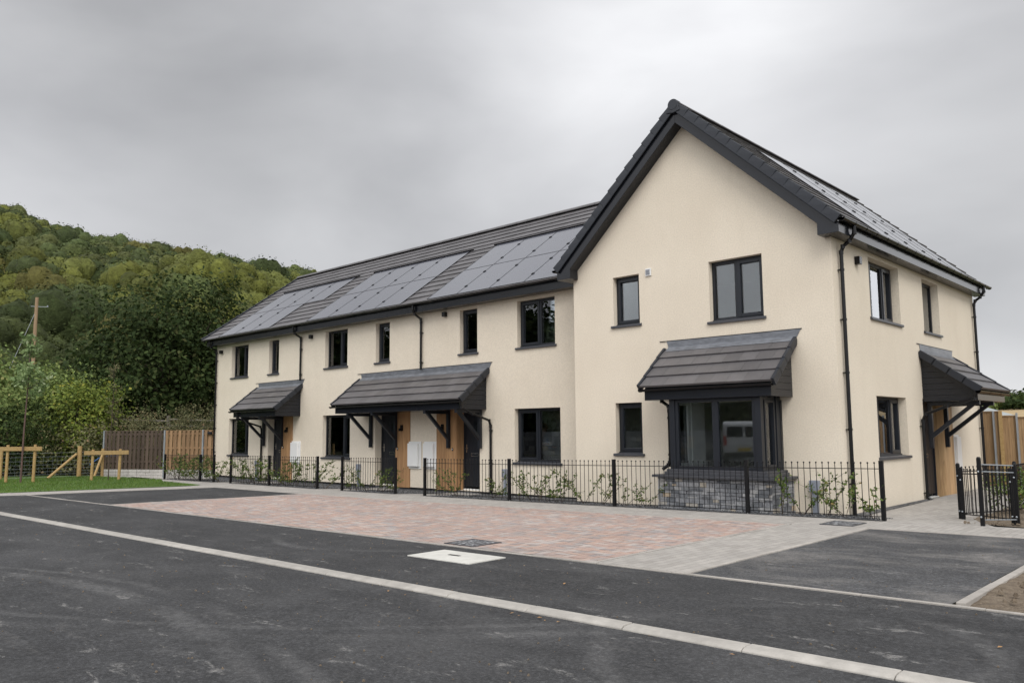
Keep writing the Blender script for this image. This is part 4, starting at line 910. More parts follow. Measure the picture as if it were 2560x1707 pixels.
seg_rail([(7.57, 0.62), (8.15, 1.75), (8.2, 4.8)], 'black railing running back from the side path past the leafy shrub', (0.86, 0.86, 0.86))
seg_rail([(7.63, 0.55), (8.50, -0.20)], 'short black ball-topped railing behind the open gate', (0.80, 0.80), low=0.03)
seg_rail([(8.31, -1.13), (8.60, -0.42)], 'open black metal gate leaf with bright bottom rail beside the side path', (0.93, 0.86), 'metal_gate', 'gate', ball=False)

# ------------------------------------------------------------ hedge whips
def whip(seed, h, spread, nl):
    rg = np.random.default_rng(seed); rd = random.Random(seed)
    st = MB(); P_ = []; O_ = []
    for k in range(rd.choice((2, 3))):
        x = y = 0; pts = [(0, 0, -0.02)]; ang = rd.uniform(0, 6.28); lean = rd.uniform(0.02, 0.10)
        hh = h*rd.uniform(0.75, 1.0)
        for i in range(1, 7):
            x += math.cos(ang)*lean*spread+rd.uniform(-.012, .012); y += math.sin(ang)*lean*spread+rd.uniform(-.012, .012); pts.append((x, y, hh*i/6))
        st.tube(pts, [0.006, 0.0055, 0.005, 0.0045, 0.004, 0.003, 0.002], 5)
        for b_ in range(rd.randint(4, 7)):
            i = rd.randint(2, 6); p = Vector(pts[i]); q = p+Vector((rd.uniform(-1, 1), rd.uniform(-.6, .6), rd.uniform(0.0, .6))).normalized()*rd.uniform(0.06, 0.20)*spread; st.tube([p, q], [0.003, 0.0015], 4)
            for j in range(7): P_.append(p.lerp(q, rd.random())+Vector([rd.gauss(0, .018) for _ in range(3)]))
        for i in range(nl): 
            f_ = rd.uniform(0.12, 1)**0.7; ii = min(5, int(f_*6)); p = Vector(pts[ii]).lerp(Vector(pts[ii+1]), f_*6-ii if f_ < 1 else 1); P_.append(p+Vector([rd.gauss(0, .025) for _ in range(3)]))
    V, F_ = leaf_cloud(np.array(P_), 0.052, rg)
    return st, V, F_
protos = []
for k, (h, sp, nl) in enumerate([(0.62, 1.0, 16), (0.50, 1.2, 20), (0.70, 0.8, 14), (0.42, 1.0, 14), (0.58, 1.3, 24)]):
    st, V, F_ = whip(40+k, h, sp, nl); r = bpy.data.objects.new('hedge_plant', None); COL.objects.link(r)
    st.build('stem', 'bark', r, world=False); np_mesh('foliage', V, F_, 'hedgeleaf', r); protos.append(r)
used_p = set()
def put_whip(x, y, k, label, group, rz, s=1.0, z=None):
    if k not in used_p: o = protos[k]; used_p.add(k)
    else: o = copy_tree(protos[k])
    o.location = (x, y, zg(x, y) if z is None else z); o.rotation_euler = (0, 0, rz); o.scale = (s, s, s); tag(o, label, 'shrub', group)
beds = [([-18.2, -17.9, -17.6, -17.35, -17.1, -16.8, -16.5, -16.3, -16.0, -15.7, -15.4, -15.1, -14.8, -14.45], 'young bushy hedge plant behind the leftmost short railing', 'hedge plants in the left end bed', 1.1),
        ([-13.15, -12.9, -12.66, -12.4, -12.16, -11.85, -11.55, -11.1, -10.8, -10.4, -10.1, -9.8, -9.5, -9.1], 'young leafy hedge plant behind the railing between the left and middle door paths', 'hedge plants in the second bed', 1.0),
        ([-8.3], 'lone hedge plant just right of the second railing by the middle door path', None, 1.0),
        ([-7.08, -6.8, -6.45, -6.08, -5.75, -5.35], 'young leafy hedge plant behind the one-panel railing', 'hedge plants in the third bed', 0.95),
        ([-3.69, -3.01, -2.77], 'thin hedge plant behind the long railing in front of the right-hand dark door', 'hedge plants by the right-hand door', 0.95),
        ([-1.78, -1.5], 'hedge plant by the downpipe behind the long railing', 'hedge plants by the downpipe', 1.0),
        ([-0.78, -0.55, -0.30, -0.08], 'hedge plant in the cluster below the large ground floor window', 'hedge plants below the large window', 1.0),
        ([0.22, 0.42], 'hedge plant at the right edge of the large ground floor window', 'hedge plants right of the large window', 1.0),
        ([0.98], 'single hedge plant below the step in the cream wall', None, 1.0), ([1.42], 'single hedge plant against cream wall left of the small ground floor window post', None, 1.05),
        ([1.99], 'single hedge plant just right of the second long-railing post', None, 0.9), ([2.45], 'single hedge plant left of the stone bay base', None, 1.05),
        ([5.25], 'hedge plant in front of the right end of the stone bay base', None, 1.1), ([5.55], 'slim hedge plant between the stone bay and the grey service box', None, 1.05),
        ([5.98], 'full hedge plant right of the grey service box', None, 1.1), ([6.30], 'hedge plant in front of the corner downpipe', None, 1.05), ([6.72], 'tall hedge plant beside the last railing post', None, 1.15)]
k = 0
for xs, lab, grp, s in beds:
    for x in xs:
        put_whip(x+random.uniform(-.04, .04), -1.0+random.uniform(-.06, .12), [2, 4, 0, 1, 3][k % 5], lab, grp, random.uniform(0, 6.28), s*random.uniform(0.9, 1.08)*(1.15 if x < -8 else 1)); k += 1

# ------------------------------------------------------------ trees
def make_tree(name, label, cat, loc, H, rad, n_cl, per, leaf, mat, seed, trunk_h=0.3, r0=0.2, sq=1.0, low=0.25, sig=0.42, bark='bark', group=None, core=True):
    rg = np.random.default_rng(seed); rd = random.Random(seed); t_ = thing(name, label, cat, loc, group); X, Y, Z = loc
    cz = H*(low+1)/2; ry = H*(1-low)/2
    C_ = []
    while len(C_) < n_cl:
        d = rg.normal(size=3); d /= np.linalg.norm(d); rr = rg.uniform(0.35, 1.0)**0.5*(1+0.16*math.sin(3*math.atan2(d[1], d[0])+seed)+0.12*rg.normal())
        C_.append(np.array([d[0]*rad*rr, d[1]*rad*rr*sq, cz+d[2]*ry*rr]))
    C_ = np.array(C_); cs = rg.uniform(0.6, 1.3, n_cl)*sig
    idx = np.repeat(np.arange(n_cl), per); P_ = C_[idx]+rg.normal(size=(len(idx), 3))*cs[idx][:, None]*np.array([1, 1, 0.75])
    out = P_-np.array([0, 0, cz*0.8]); out /= np.linalg.norm(out, axis=1, keepdims=True)
    V, F_ = leaf_cloud(P_, leaf, rg, out, 0.35); V[:, 2] = np.maximum(V[:, 2], 0.02)
    np_mesh('crown', V, F_, mat, t_)
    mb = MB(); th = H*trunk_h; top = H*0.82
    mb.tube([(X, Y, Z-0.1), (X+rd.uniform(-.1, .1)*r0*4, Y, Z+th*0.5), (X+rd.uniform(-.2, .2), Y+rd.uniform(-.2, .2), Z+th), (X+rd.uniform(-.3, .3), Y, Z+H*0.6), (X, Y, Z+top)], [r0*1.25, r0, r0*0.85, r0*0.45, r0*0.12], 8)
    for k in range(min(n_cl, 26)):
        c = C_[rd.randrange(n_cl)]; s = Vector((X, Y, Z+rd.uniform(th*0.7, H*0.6))); e_ = Vector((X+c[0], Y+c[1], Z+c[2])); mid = s.lerp(e_, 0.5)+Vector((0, 0, 0.06*H*rd.uniform(-.3, 1)))
        mb.tube([s, mid, e_], [r0*0.32, r0*0.18, r0*0.05], 5)
    mb.build('trunk', bark, t_); return t_
GZ = lambda x, y: zg(x, y)-0.03
make_tree('oak_tree', 'large dark green oak standing behind the timber fence, left of the house row', 'tree', (-34.4, 5.6, -0.4), 10.6, 4.6, 330, 95, 0.26, 'oakleaf', 11, 0.2, 0.35, 1.0, 0.0, 0.62)
make_tree('oak_tree', 'lower dark green tree beside the house end, right of the large oak', 'tree', (-33.5, 11.6, -0.4), 8.4, 3.4, 170, 90, 0.25, 'oakleaf', 13, 0.2, 0.3, 1.0, 0.0, 0.6)
make_tree('oak_tree', 'mid green tree left of the large oak, behind the yellow-green bush', 'tree', (-38.5, 1.2, -0.4), 5.2, 3.2, 130, 80, 0.24, 'midleaf', 17, 0.2, 0.3, 1.0, 0.0, 0.6)
make_tree('field_tree', 'broad mid green tree at the left edge of the photo behind the staked saplings', 'tree', (-30.5, -5.0, -0.4), 5.0, 3.0, 150, 90, 0.20, 'midleaf', 21, 0.2, 0.15, 1.1, 0.0, 0.5)
make_tree('field_tree', 'bushy mid green tree behind the wire fence, left of the yellow-green bush', 'tree', (-30.0, -1.6, -0.4), 4.7, 2.0, 110, 90, 0.18, 'midleaf', 22, 0.2, 0.12, 1.1, 0.0, 0.45)
make_tree('field_tree', 'tall mid green tree rising behind the left edge bushes', 'tree', (-37.5, -3.5, -0.4), 6.2, 3.2, 130, 80, 0.22, 'midleaf', 26, 0.2, 0.2, 1.1, 0.0, 0.55)
make_tree('lime_bush', 'bright yellow-green bush in front of the large oak, behind the wire fence', 'bush', (-27.6, -1.1, -0.35), 4.3, 1.45, 95, 95, 0.15, 'limeleaf', 23, 0.2, 0.08, 1.1, 0.05, 0.36)
make_tree('dark_bush', 'low shady thicket directly behind the wire fence and first staked sapling', 'bush', (-27.8, -3.9, -0.35), 2.9, 1.9, 90, 80, 0.13, 'oakleaf', 24, 0.2, 0.06, 1.3, 0.0, 0.36)
make_tree('dark_bush', 'shady thicket behind the wire fence between the second sapling and the yellow-green bush', 'bush', (-26.6, -1.3, -0.35), 2.1, 1.4, 60, 80, 0.12, 'brambleleaf', 25, 0.2, 0.06, 1.3, 0.0, 0.34)
for i, (x, y, h, r, lb) in enumerate([(-26.9, 0.7, 2.5, 1.3, 'brown-green bramble mound at the left end of the timber fence'), (-25.6, 1.5, 2.6, 1.4, 'brown-green bramble mound above the weathered grey fence panel'), (-24.2, 2.5, 2.75, 1.4, 'brown-green bramble mound above the join of grey and fresh fence panels'), (-22.8, 3.4, 3.2, 1.5, 'tallest bramble mound above the fresh timber fence panel'), (-21.5, 4.3, 2.9, 1.4, 'bramble mound against the left end wall of the house row')]):
    make_tree('bramble_mound', lb, 'bush', (x, y, -0.3), h, r, 90, 90, 0.085, 'brambleleaf', 60+i, 0.2, 0.02, 0.9, 0.0, 0.26)
# two staked saplings
def sapling(label, x, y, H, leanx, n, leaf, mat, bark, seed, r=0.035, low=0.55, cr=0.75):
    rg = np.random.default_rng(seed); rd = random.Random(seed); z = GZ(x, y); t_ = thing('sapling', label, 'tree', (x, y, z)); mb = MB()
    pts = [Vector((x, y, z-0.05)), Vector((x+leanx*0.3, y, z+H*0.35)), Vector((x+leanx*0.7, y+0.03, z+H*0.7)), Vector((x+leanx, y, z+H))]
    mb.tube(pts, [r, r*0.8, r*0.5, r*0.15], 8); Pp = []
    for k in range(26):
        f_ = rd.uniform(low, 0.97); i = min(2, int(f_/0.34)); b = pts[i].lerp(pts[i+1], min(1, f_/0.34-i)); a = rd.uniform(0, 6.28); L = cr*(1.15-f_)*2*rd.uniform(0.5, 1)
        e_ = b+Vector((math.cos(a)*L, math.sin(a)*L, L*rd.uniform(0.1, 0.9))); mb.tube([b, b.lerp(e_, 0.5)+Vector((0, 0, -0.03)), e_], [0.009, 0.006, 0.002], 4)
        for j in range(n): Pp.append(b.lerp(e_, rd.uniform(0.25, 1.05))+Vector([rd.gauss(0, 0.07) for _ in range(3)]))
    mb.build('trunk', bark, t_); V, F_ = leaf_cloud(np.array(Pp)-np.array([x, y, z]), leaf, rg); np_mesh('crown', V, F_, mat, t_)
sapling('staked sapling with silvery green leaves behind the higher timber crossbar', -20.83, -5.17, 5.3, 0.25, 34, 0.15, 'willowleaf', 'sapbark', 31)
sapling('thin sparse sapling tied behind the lower timber crossbar', -19.78, -2.63, 4.4, 0.1, 7, 0.09, 'brambleleaf', 'bark', 32, 0.02, 0.5, 0.4)
def stakes(a, b_, top, barz, label):
    t_ = thing('tree_stake', label, 'tree stake', (*a, GZ(*a))); a = Vector((*a, 0)); b_ = Vector((*b_, 0)); d = (b_-a).normalized(); n = Vector((-d.y, d.x, 0))
    for p in (a, b_): z = GZ(p.x, p.y); mb = MB(); mb.tube([(p.x, p.y, z-0.05), (p.x+0.06, p.y, z+top)], [0.052, 0.048], 10); mb.build('post', 'stake', t_)
    z = GZ(a.x, a.y); p0 = a-d*0.28; p1 = b_+d*0.28; mb = MB()
    c = [p0+n*-0.085, p1+n*-0.085, p1+n*-0.055, p0+n*-0.055]; c = [Vector((q.x+0.06, q.y, 0)) for q in c]
    mb.hexa([Vector((q.x, q.y, z+barz)) for q in c]+[Vector((q.x, q.y, z+barz+0.145)) for q in c]); mb.build('crossbar', 'stake', t_, bevel=0.004)
stakes((-21.39, -5.48), (-20.69, -4.82), 1.36, 1.15, 'higher timber tree support with two posts and a crossbar at the left edge')
stakes((-19.95, -3.15), (-19.55, -2.35), 1.15, 0.96, 'lower timber tree support with crossbar nearer to the timber fence')

# stock wire fence
wf = thing('wire_fence', 'timber post and stock wire fence along the back of the grass', 'fence', (-24.0, -2.2, -0.3))
WP = [(-24.9, -8.6), (-24.2, -4.93), (-24.0, -2.21), (-23.72, -1.42)]
for i, p in enumerate(WP):
    z = GZ(*p); mb = MB(); mb.tube([(*p, z-0.05), (*p, z+(1.27 if i == 2 else 1.15))], 0.085 if i == 2 else 0.06, 10); mb.build('post', 'stake', wf)
for s, e_ in (((-23.35, -3.55, -0.28), (-23.95, -2.35, 0.62)), ((-23.35, -1.85, -0.28), (-23.66, -1.45, 0.60))):
    mb = MB(); mb.tube([s, e_], 0.05, 10); mb.build('strut', 'stake', wf)
mb = MB()
for a, b_ in zip(WP[:-1], WP[1:]):
    za, zb = GZ(*a), GZ(*b_); L = math.dist(a, b_)
    for k, h in enumerate((0.08, 0.18, 0.29, 0.42, 0.56, 0.71, 0.87, 1.02)): mb.tube([(*a, za+h), (*b_, zb+h)], 0.0028, 4, False)
    for k in range(1, int(L/0.16)): f_ = k*0.16/L; x, y = a[0]+(b_[0]-a[0])*f_, a[1]+(b_[1]-a[1])*f_; mb.tube([(x, y, za+0.08), (x, y, za+0.87)], 0.0018, 3, False)
mb.build('wire', 'galv', wf)
mb = MB(); mb.tube([(-24.6, -1.6, 0.15), (-24.5, -1.3, 0.42), (-24.4, -0.95, 0.50), (-24.3, -0.6, 0.49)], 0.018, 6)
Mt['bluepipe'] = simple('blue_water_pipe_plastic', (0.05, 0.16, 0.42), 0.4); tag(mb.build('water_pipe', 'bluepipe'), 'short arc of blue plastic pipe behind the wire fence', 'pipe')

# timber panel fence on the left
tf = thing('timber_fence', 'hit-and-miss timber panel fence on rock-faced gravel boards left of the house row', 'fence', (-23.73, -1.37, -0.3))
A_ = Vector((-23.75, -1.37, 0)); B_ = Vector((-21.05, -0.05, 0)); Cc = Vector((-18.75, 1.08, 0)); ZT = 1.53
fd = (Cc-A_).normalized(); fn = Vector((fd.y, -fd.x, 0))
for a, b_, mat in ((A_, B_, 'fenceold'), (B_, Cc, 'fencenew')):
    L = (b_-a).length; mb = MB(); n = int(L/0.105); zb = -0.02
    def bx(o_, u0, u1, d0, d1, z0, z1): mb.hexa([Vector((*(o_+fd*u+fn*d_)[:2], z)) for z in (z0, z1) for u, d_ in ((u0, d0), (u1, d0), (u1, d1), (u0, d1))])
    for i in range(n):
        u = 0.05+i*(L-0.1)/n; fr_ = i % 2 == 0
        bx(a, u, u+0.115, 0.02 if fr_ else -0.035, 0.035 if fr_ else -0.02, zb+(0.02 if not fr_ else 0), ZT-0.02)
    for z in (0.25, 0.80, 1.35): bx(a, 0.03, L-0.03, -0.02, 0.018, z, z+0.07)
    bx(a, 0.03, L-0.03, -0.03, 0.03, ZT-0.02, ZT+0.005)
    mb.build('panel', mat, tf)
for p in (A_, B_, Cc-fd*0.75):
    mb = MB(); c = [p-fd*0.03+fn*0.05, p+fd*0.03+fn*0.05, p+fd*0.03-fn*0.05, p-fd*0.03-fn*0.05]; mb.hexa([Vector((q.x, q.y, -0.35)) for q in c]+[Vector((q.x, q.y, ZT+0.02)) for q in c]); mb.build('steel_post', 'galv', tf)
mb = MB(); rdx = random.Random(4)
for a, b_ in ((A_+fd*0.04, B_-fd*0.04), (B_+fd*0.04, Cc)):
    L = (b_-a).length; k = 14
    for i in range(k):
        for j in range(3):
            u0, u1 = L*i/k, L*(i+1)/k; z0 = -0.36+0.115*j; dd = 0.03+rdx.uniform(0, 0.025)
            c = [a+fd*u0-fn*0.03, a+fd*u1-fn*0.03, a+fd*(u1-.004)+fn*dd, a+fd*(u0+.004)+fn*dd]; mb.hexa([Vector((q.x, q.y, z0+0.006)) for q in c]+[Vector((q.x, q.y, z0+0.112)) for q in c])
mb.build('gravel_board', 'gravelboard', tf)
mb = MB(); q = Cc-fd*0.42+fn*0.06; mb.box(q.x-0.12, q.x+0.12, q.y-0.05, q.y+0.05, 1.36, 1.47); mb.build('fence_lamp', 'dark', tf, bevel=0.02)
# ramshackle rails behind the brambles
ow = thing('old_rail_fence', 'weathered grey post and rail half buried in brambles behind the timber fence', 'fence', (-26.4, 2.2, -0.3))
op = [(-28.0, 0.6), (-26.4, 2.4), (-24.9, 4.0), (-22.6, 6.3)]
for p in op: mb = MB(); mb.box(p[0]-.06, p[0]+.06, p[1]-.06, p[1]+.06, -0.35, 2.25); mb.build('post', 'oldwood', ow)
for a, b_ in zip(op[:-1], op[1:]):
    for z in (1.75, 2.05): mb = MB(); mb.tube([(*a, z+0.02), (*b_, z-0.06)], 0.05, 6); mb.build('rail', 'oldwood', ow)
# utility pole
up_ = thing('utility_pole', 'wooden utility pole with a stay wire rising from trees on the left', 'utility pole', (-66.2, 8.0, 3.0))
mb = MB(); mb.tube([(-66.4, 8.0, 2), (-66.2, 8.0, 13.3)], [0.16, 0.13], 10); mb.build('pole', 'pole', up_)
mb = MB(); mb.tube([(-66.35, 7.6, 12.5), (-65.8, 8.8, 12.5)], 0.025, 6); mb.ball((-65.85, 8.75, 12.58), 0.06); mb.build('crossarm', 'galv', up_)
mb = MB(); mb.tube([(-66.2, 8.0, 12.2), (-67.2, 4.9, 2.5)], 0.02, 5); mb.build('stay_wire', 'galv', up_)

# ------------------------------------------------------------ wooded hill
thS = np.radians([20, 40, 58.2, 59.1, 60.6, 62.2, 63.3, 64.2, 66.3, 66.7, 68.2, 69.2, 69.8, 70.7, 72.3, 72.9, 73.7, 74.2, 75, 76.2, 85, 100, 120])
elS = np.array([0.075, 0.12, 0.191, 0.195, 0.199, 0.204, 0.2085, 0.210, 0.2125, 0.2116, 0.2156, 0.2153, 0.2185, 0.2182, 0.2232, 0.229, 0.2287, 0.235, 0.236, 0.238, 0.25, 0.24, 0.2])
thF = np.radians([20, 50, 58, 60, 62, 63.2, 65.1, 66.2, 67.5, 70, 76, 90, 120])
elF = np.array([0.09, 0.12, 0.152, 0.167, 0.186, 0.186, 0.187, 0.178, 0.168, 0.155, 0.15, 0.15, 0.1])
def hill_z(x, y):
    dx, dy = x-CAM.x, y-CAM.y; r = np.hypot(dx, dy); th = np.arctan2(-dx, dy)
    es = np.interp(th, thS, elS)-0.024; ef = np.interp(th, thF, elF)-0.03
    rf, rs = 190.0, 345.0
    zf = 1.3+ef*rf; zs = 1.3+es*rs
    t1 = np.clip((r-78)/(rf-78), 0, 1); z1 = -0.5+(zf+0.5)*(t1**1.15)
    t2 = np.clip((r-rf)/(rs-rf), 0, 1); z2 = zf+(zs-zf)*(t2**0.9)-6*np.sin(np.pi*t2)*np.clip((0.02+ef-0.15)*20, 0, 1)
    z3 = zs-(r-rs)*0.12
    z = np.where(r < rf, z1, np.where(r < rs, z2, z3))
    fade = np.clip((th-np.radians(12))/np.radians(14), 0, 1)*np.clip((np.radians(125)-th)/np.radians(15), 0, 1)
    return z*fade-0.6*(1-fade)
ths = np.radians(np.linspace(10, 128, 120)); rs_ = np.concatenate([np.linspace(76, 340, 50), np.linspace(350, 620, 12)])
TH, RR = np.meshgrid(ths, rs_); HX = CAM.x-np.sin(TH)*RR; HY = CAM.y+np.cos(TH)*RR
V = np.stack([HX, HY, hill_z(HX, HY)], -1).reshape(-1, 3); nA, nR = len(ths), len(rs_)
F_ = np.array([(j*nA+i, j*nA+i+1, (j+1)*nA+i+1, (j+1)*nA+i) for j in range(nR-1) for i in range(nA-1)])
o = np_mesh('hill', V, F_, 'meadow'); o['kind'] = 'structure'
rg = np.random.default_rng(5); Vs = []; Ts = []
protoC = {}
def crown_pts(n, seed):
    r2 = np.random.default_rng(seed); nb = 13
    bd = r2.normal(size=(nb, 3)); bd[:, 2] = np.abs(bd[:, 2])*0.9-0.1; bd /= np.linalg.norm(bd, axis=1, keepdims=True)
    i = r2.integers(0, nb, n); rb = r2.uniform(0.30, 0.42, (nb, 1)); cc = bd*r2.uniform(0.45, 0.62, (nb, 1))*np.array([1, 1, 0.8])
    q = r2.normal(size=(n, 3)); q[:, 2] = q[:, 2]*0.8+0.35; q /= np.linalg.norm(q, axis=1, keepdims=True)
    p = cc[i]+q*rb[i]*r2.uniform(0.84, 1.14, (n, 1)); nrm = q; return p, nrm, cc, rb
pool = {n: [crown_pts(n, 100+k) for k in range(9)] for n in (2600, 1500, 800)}
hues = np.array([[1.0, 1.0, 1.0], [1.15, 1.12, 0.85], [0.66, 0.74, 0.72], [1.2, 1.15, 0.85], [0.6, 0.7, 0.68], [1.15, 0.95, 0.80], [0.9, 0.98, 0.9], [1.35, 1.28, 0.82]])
nS, nM = 9, 5
sph = [(math.sin(math.pi*0.72*j/nM)*math.cos(2*math.pi*i/nS), math.sin(math.pi*0.72*j/nM)*math.sin(2*math.pi*i/nS), math.cos(math.pi*0.72*j/nM)) for j in range(nM+1) for i in range(nS)]
sph = np.array(sph)
sphF = np.array([(j*nS+i, j*nS+(i+1) % nS, (j+1)*nS+(i+1) % nS, (j+1)*nS+i) for j in range(nM) for i in range(nS)])
Fs = []; nv = 0
r = 82.0
while r < 352:
    sp = 8.5 if r < 140 else 9.5
    th = np.radians(34.5)+rg.uniform(0, sp/r)
    while th < np.radians(84):
        rr = r+rg.uniform(-0.45, 0.45)*sp; tt = th+rg.uniform(-0.4, 0.4)*sp/r; x = CAM.x-math.sin(tt)*rr; y = CAM.y+math.cos(tt)*rr; th += sp/r*rg.uniform(0.85, 1.15)
        z = float(hill_z(np.array(x), np.array(y)))
        if tt < np.radians(56) and rr < 300 and rg.random() < 0.6: continue
        R0 = rg.uniform(0.55, 0.95)*sp*(1.0 if r > 140 else 0.9); n = 2600 if rr < 125 else 1500 if rr < 200 else 800
        p, nrm, cc, rb = pool[n][rg.integers(9)]; a = rg.uniform(0, 6.28); ca, sa = math.cos(a), math.sin(a); Mz = np.array([[ca, -sa, 0], [sa, ca, 0], [0, 0, 1]])
        hs = rg.uniform(0.85, 1.35); P_ = (p*np.array([R0, R0, R0*hs]))@Mz.T+np.array([x, y, z+R0*0.45]); nn = nrm@Mz.T
        lf = (0.32 if n == 2600 else 0.44 if n == 1500 else 0.62)
        V_, _ = leaf_cloud(P_, lf, rg, nn*1.5, 0.1)
        zone = math.sin(x*0.021+1.3)*math.sin(y*0.03+0.5)+0.35*rg.normal()
        hi = rg.integers(8); 
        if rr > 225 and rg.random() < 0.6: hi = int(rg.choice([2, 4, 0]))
        elif zone > 0.2 and rg.random() < 0.6: hi = int(rg.choice([1, 3, 7]))
        elif rr < 215 and tt < np.radians(69) and rg.random() < 0.75: hi = int(rg.choice([1, 3, 7, 1]))
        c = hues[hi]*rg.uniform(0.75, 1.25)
        D_ = (cc[:, None, :]+(sph*0.86*rg.uniform(0.84, 1.06, (len(sph), 1)))[None]*rb[:, None, :]).reshape(-1, 3)
        D_ = (D_*np.array([R0, R0, R0*hs]))@Mz.T+np.array([x, y, z+R0*0.45])
        n0 = len(V_); V_ = np.concatenate([V_, D_]); Fs.append(np.arange(n0).reshape(-1, 4)+nv); nb_ = len(cc)
        Fs.append((sphF[None]+(np.arange(nb_)*len(sph))[:, None, None]).reshape(-1, 4)+n0+nv); nv += len(V_)
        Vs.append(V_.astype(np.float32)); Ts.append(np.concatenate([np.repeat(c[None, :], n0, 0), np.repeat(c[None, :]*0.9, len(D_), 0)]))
    r += sp*0.86
Vs = np.concatenate(Vs); Ts = np.concatenate(Ts); F_ = np.concatenate(Fs)
o = np_mesh('woodland', Vs, F_, 'wood_hill', tint=Ts); o['kind'] = 'stuff'; o['label'] = 'broadleaf woodland covering the hillside on the left'; o['category'] = 'woodland'
print('woodland quads', len(F_))

# ------------------------------------------------------------ right-hand background
cf = thing('closeboard_fence', 'close-boarded timber garden fence behind the right end of the house', 'fence', (6.2, 10.3, -0.15))
rdx = random.Random(8)
for (xa, xb, zt, mat) in ((5.2, 6.12, 1.78, 'fencefar'), (6.16, 6.50, 1.66, 'fencefar'), (6.53, 12.5, 1.62, 'fencefar')):
    mb = MB(); x = xa
    while x < xb-0.01:
        w2 = min(rdx.uniform(0.055, 0.075), xb-x); mb.box(x+.002, x+w2-.002, 10.28, 10.30+rdx.uniform(0, .012), -0.2, zt); x += w2
    mb.box(xa, xb, 10.25, 10.31, zt+.001, zt+0.02); mb.build('panel', mat, cf)
for x, m_, zt in ((5.98, 'galv', 1.80), (6.14, 'stake', 1.80), (6.515, 'galv', 1.74), (8.3, 'galv', 1.74)):
    mb = MB(); mb.box(x-.02 if m_ == 'galv' else x-.04, x+.02 if m_ == 'galv' else x+.04, 10.20, 10.27, -0.2, zt); mb.build('post', m_, cf)
sheet('field', [(-60, 60), (80, 60), (80, 170), (-60, 170)], 0.05, 'field', 20, zf=lambda x, y: zg(x, 0)+max(0, (y-60))*0.072)
Mt['sheetroof'] = simple('pale_grey_roof_sheet', (0.34, 0.37, 0.38), 0.6, 0.4, 0.1, 1); Mt['shedwall'] = simple('dark_shed_wall', (0.06, 0.065, 0.075), 0.8)
sh = thing('farm_shed', 'low shed with a pale grey sheet roof beyond the timber fence', 'building', (-5, 56, 0))
mb = MB(); mb.prism([(-9, 50, 3.0), (-4.3, 53, 2.95), (-2.3, 54, 2.2), (-7.5, 50.5, 1.9)], [(-11.5, 60, 3.0), (-6.8, 63, 2.95), (-4.8, 64, 2.2), (-10, 60.5, 1.9)]); mb.build('roof', 'sheetroof', sh)
mb = MB(); mb.hexa([(-9, 50.9, -0.3), (-2.7, 54.4, -0.3), (-4.9, 62, -0.3), (-10, 60, -0.3), (-9, 50.9, 1.95), (-2.7, 54.4, 2.0), (-4.9, 62, 2.0), (-10, 60, 1.95)]); mb.build('wall', 'shedwall', sh)
for i, (x, y, h, r) in enumerate([(-30, 118, 5.2, 5), (-21, 121, 4.6, 5), (-14, 122, 4.2, 5), (-7, 126, 5.2, 6), (2, 130, 4.8, 6), (-38, 112, 5.5, 5)]):
    make_tree('hedgerow_tree', ['leftmost distant hedgerow tree seen past the house corner', 'distant hedgerow tree behind the grey shed roof', 'distant dark hedgerow tree above the tan field', 'distant hedgerow tree at the right edge of the photo', 'distant hedgerow tree beyond the field', 'distant hedgerow tree hidden partly by the house'][i], 'tree', (x, y, (y-60)*0.072-0.6), h*0.5, r, 70, 55, 0.75, 'midleaf' if i % 2 else 'oakleaf', 80+i, 0.15, 0.3, 1.0, 0.0, 0.6)
make_tree('garden_shrub', 'green leafy shrub at the right edge beside the black railing', 'shrub', (9.05, 0.75, -0.02), 0.95, 0.42, 34, 42, 0.055, 'hedgeleaf', 91, 0.2, 0.012, 1.0, 0.05, 0.12)
for i, (x, y) in enumerate([(8.35, 2.3), (8.6, 3.2), (8.0, 1.9)]):
    make_tree('garden_shrub', ['low leafy shrub seen through the open gate bars', 'green shrub behind the side railing post', 'small leafy shrub inside the side railing corner'][i], 'shrub', (x, y, -0.08), 0.72, 0.32, 24, 40, 0.05, 'hedgeleaf', 92+i, 0.2, 0.01, 1.0, 0.1, 0.10)

# grass blades, soil clods and loose grit
def blades(poly, n, seed):
    r2 = np.random.default_rng(seed); xs = [p[0] for p in poly]; ys = [p[1] for p in poly]; P_ = []
    def inside(x, y):
        c = False; j = len(poly)-1
        for i in range(len(poly)):
            if (poly[i][1] > y) != (poly[j][1] > y) and x < (poly[j][0]-poly[i][0])*(y-poly[i][1])/(poly[j][1]-poly[i][1])+poly[i][0]: c = not c
            j = i
        return c
    while len(P_) < n:
        x, y = r2.uniform(min(xs), max(xs)), r2.uniform(min(ys), max(ys))
        if inside(x, y): P_.append((x, y, zg(x, y)+0.01))
    return np.array(P_)
PL = blades([(-13.2, -2.45), (-13.72, -4.78), (-14.65, -7.45), (-16.0, -9.9), (-25, -9.9), (-24.2, -1.8), (-21.2, -1.45), (-18.0, -1.45), (-16.8, -1.95)], 26000, 3)
n = len(PL); a = rg.uniform(0, 6.28, n); h = rg.uniform(0.03, 0.075, n); dx = np.stack([np.cos(a), np.sin(a), np.zeros(n)], 1)
ln = rg.normal(size=(n, 3))*0.02; ln[:, 2] = 0
V = np.stack([PL-dx*0.006, PL+dx*0.006, PL+ln+np.stack([np.zeros(n), np.zeros(n), h], 1)], 1).reshape(-1, 3)
o = np_mesh('grass', V, np.arange(3*n).reshape(n, 3), 'grassblade'); o['kind'] = 'stuff'; o['label'] = 'short green grass on the verge by the staked saplings'; o['category'] = 'grass'
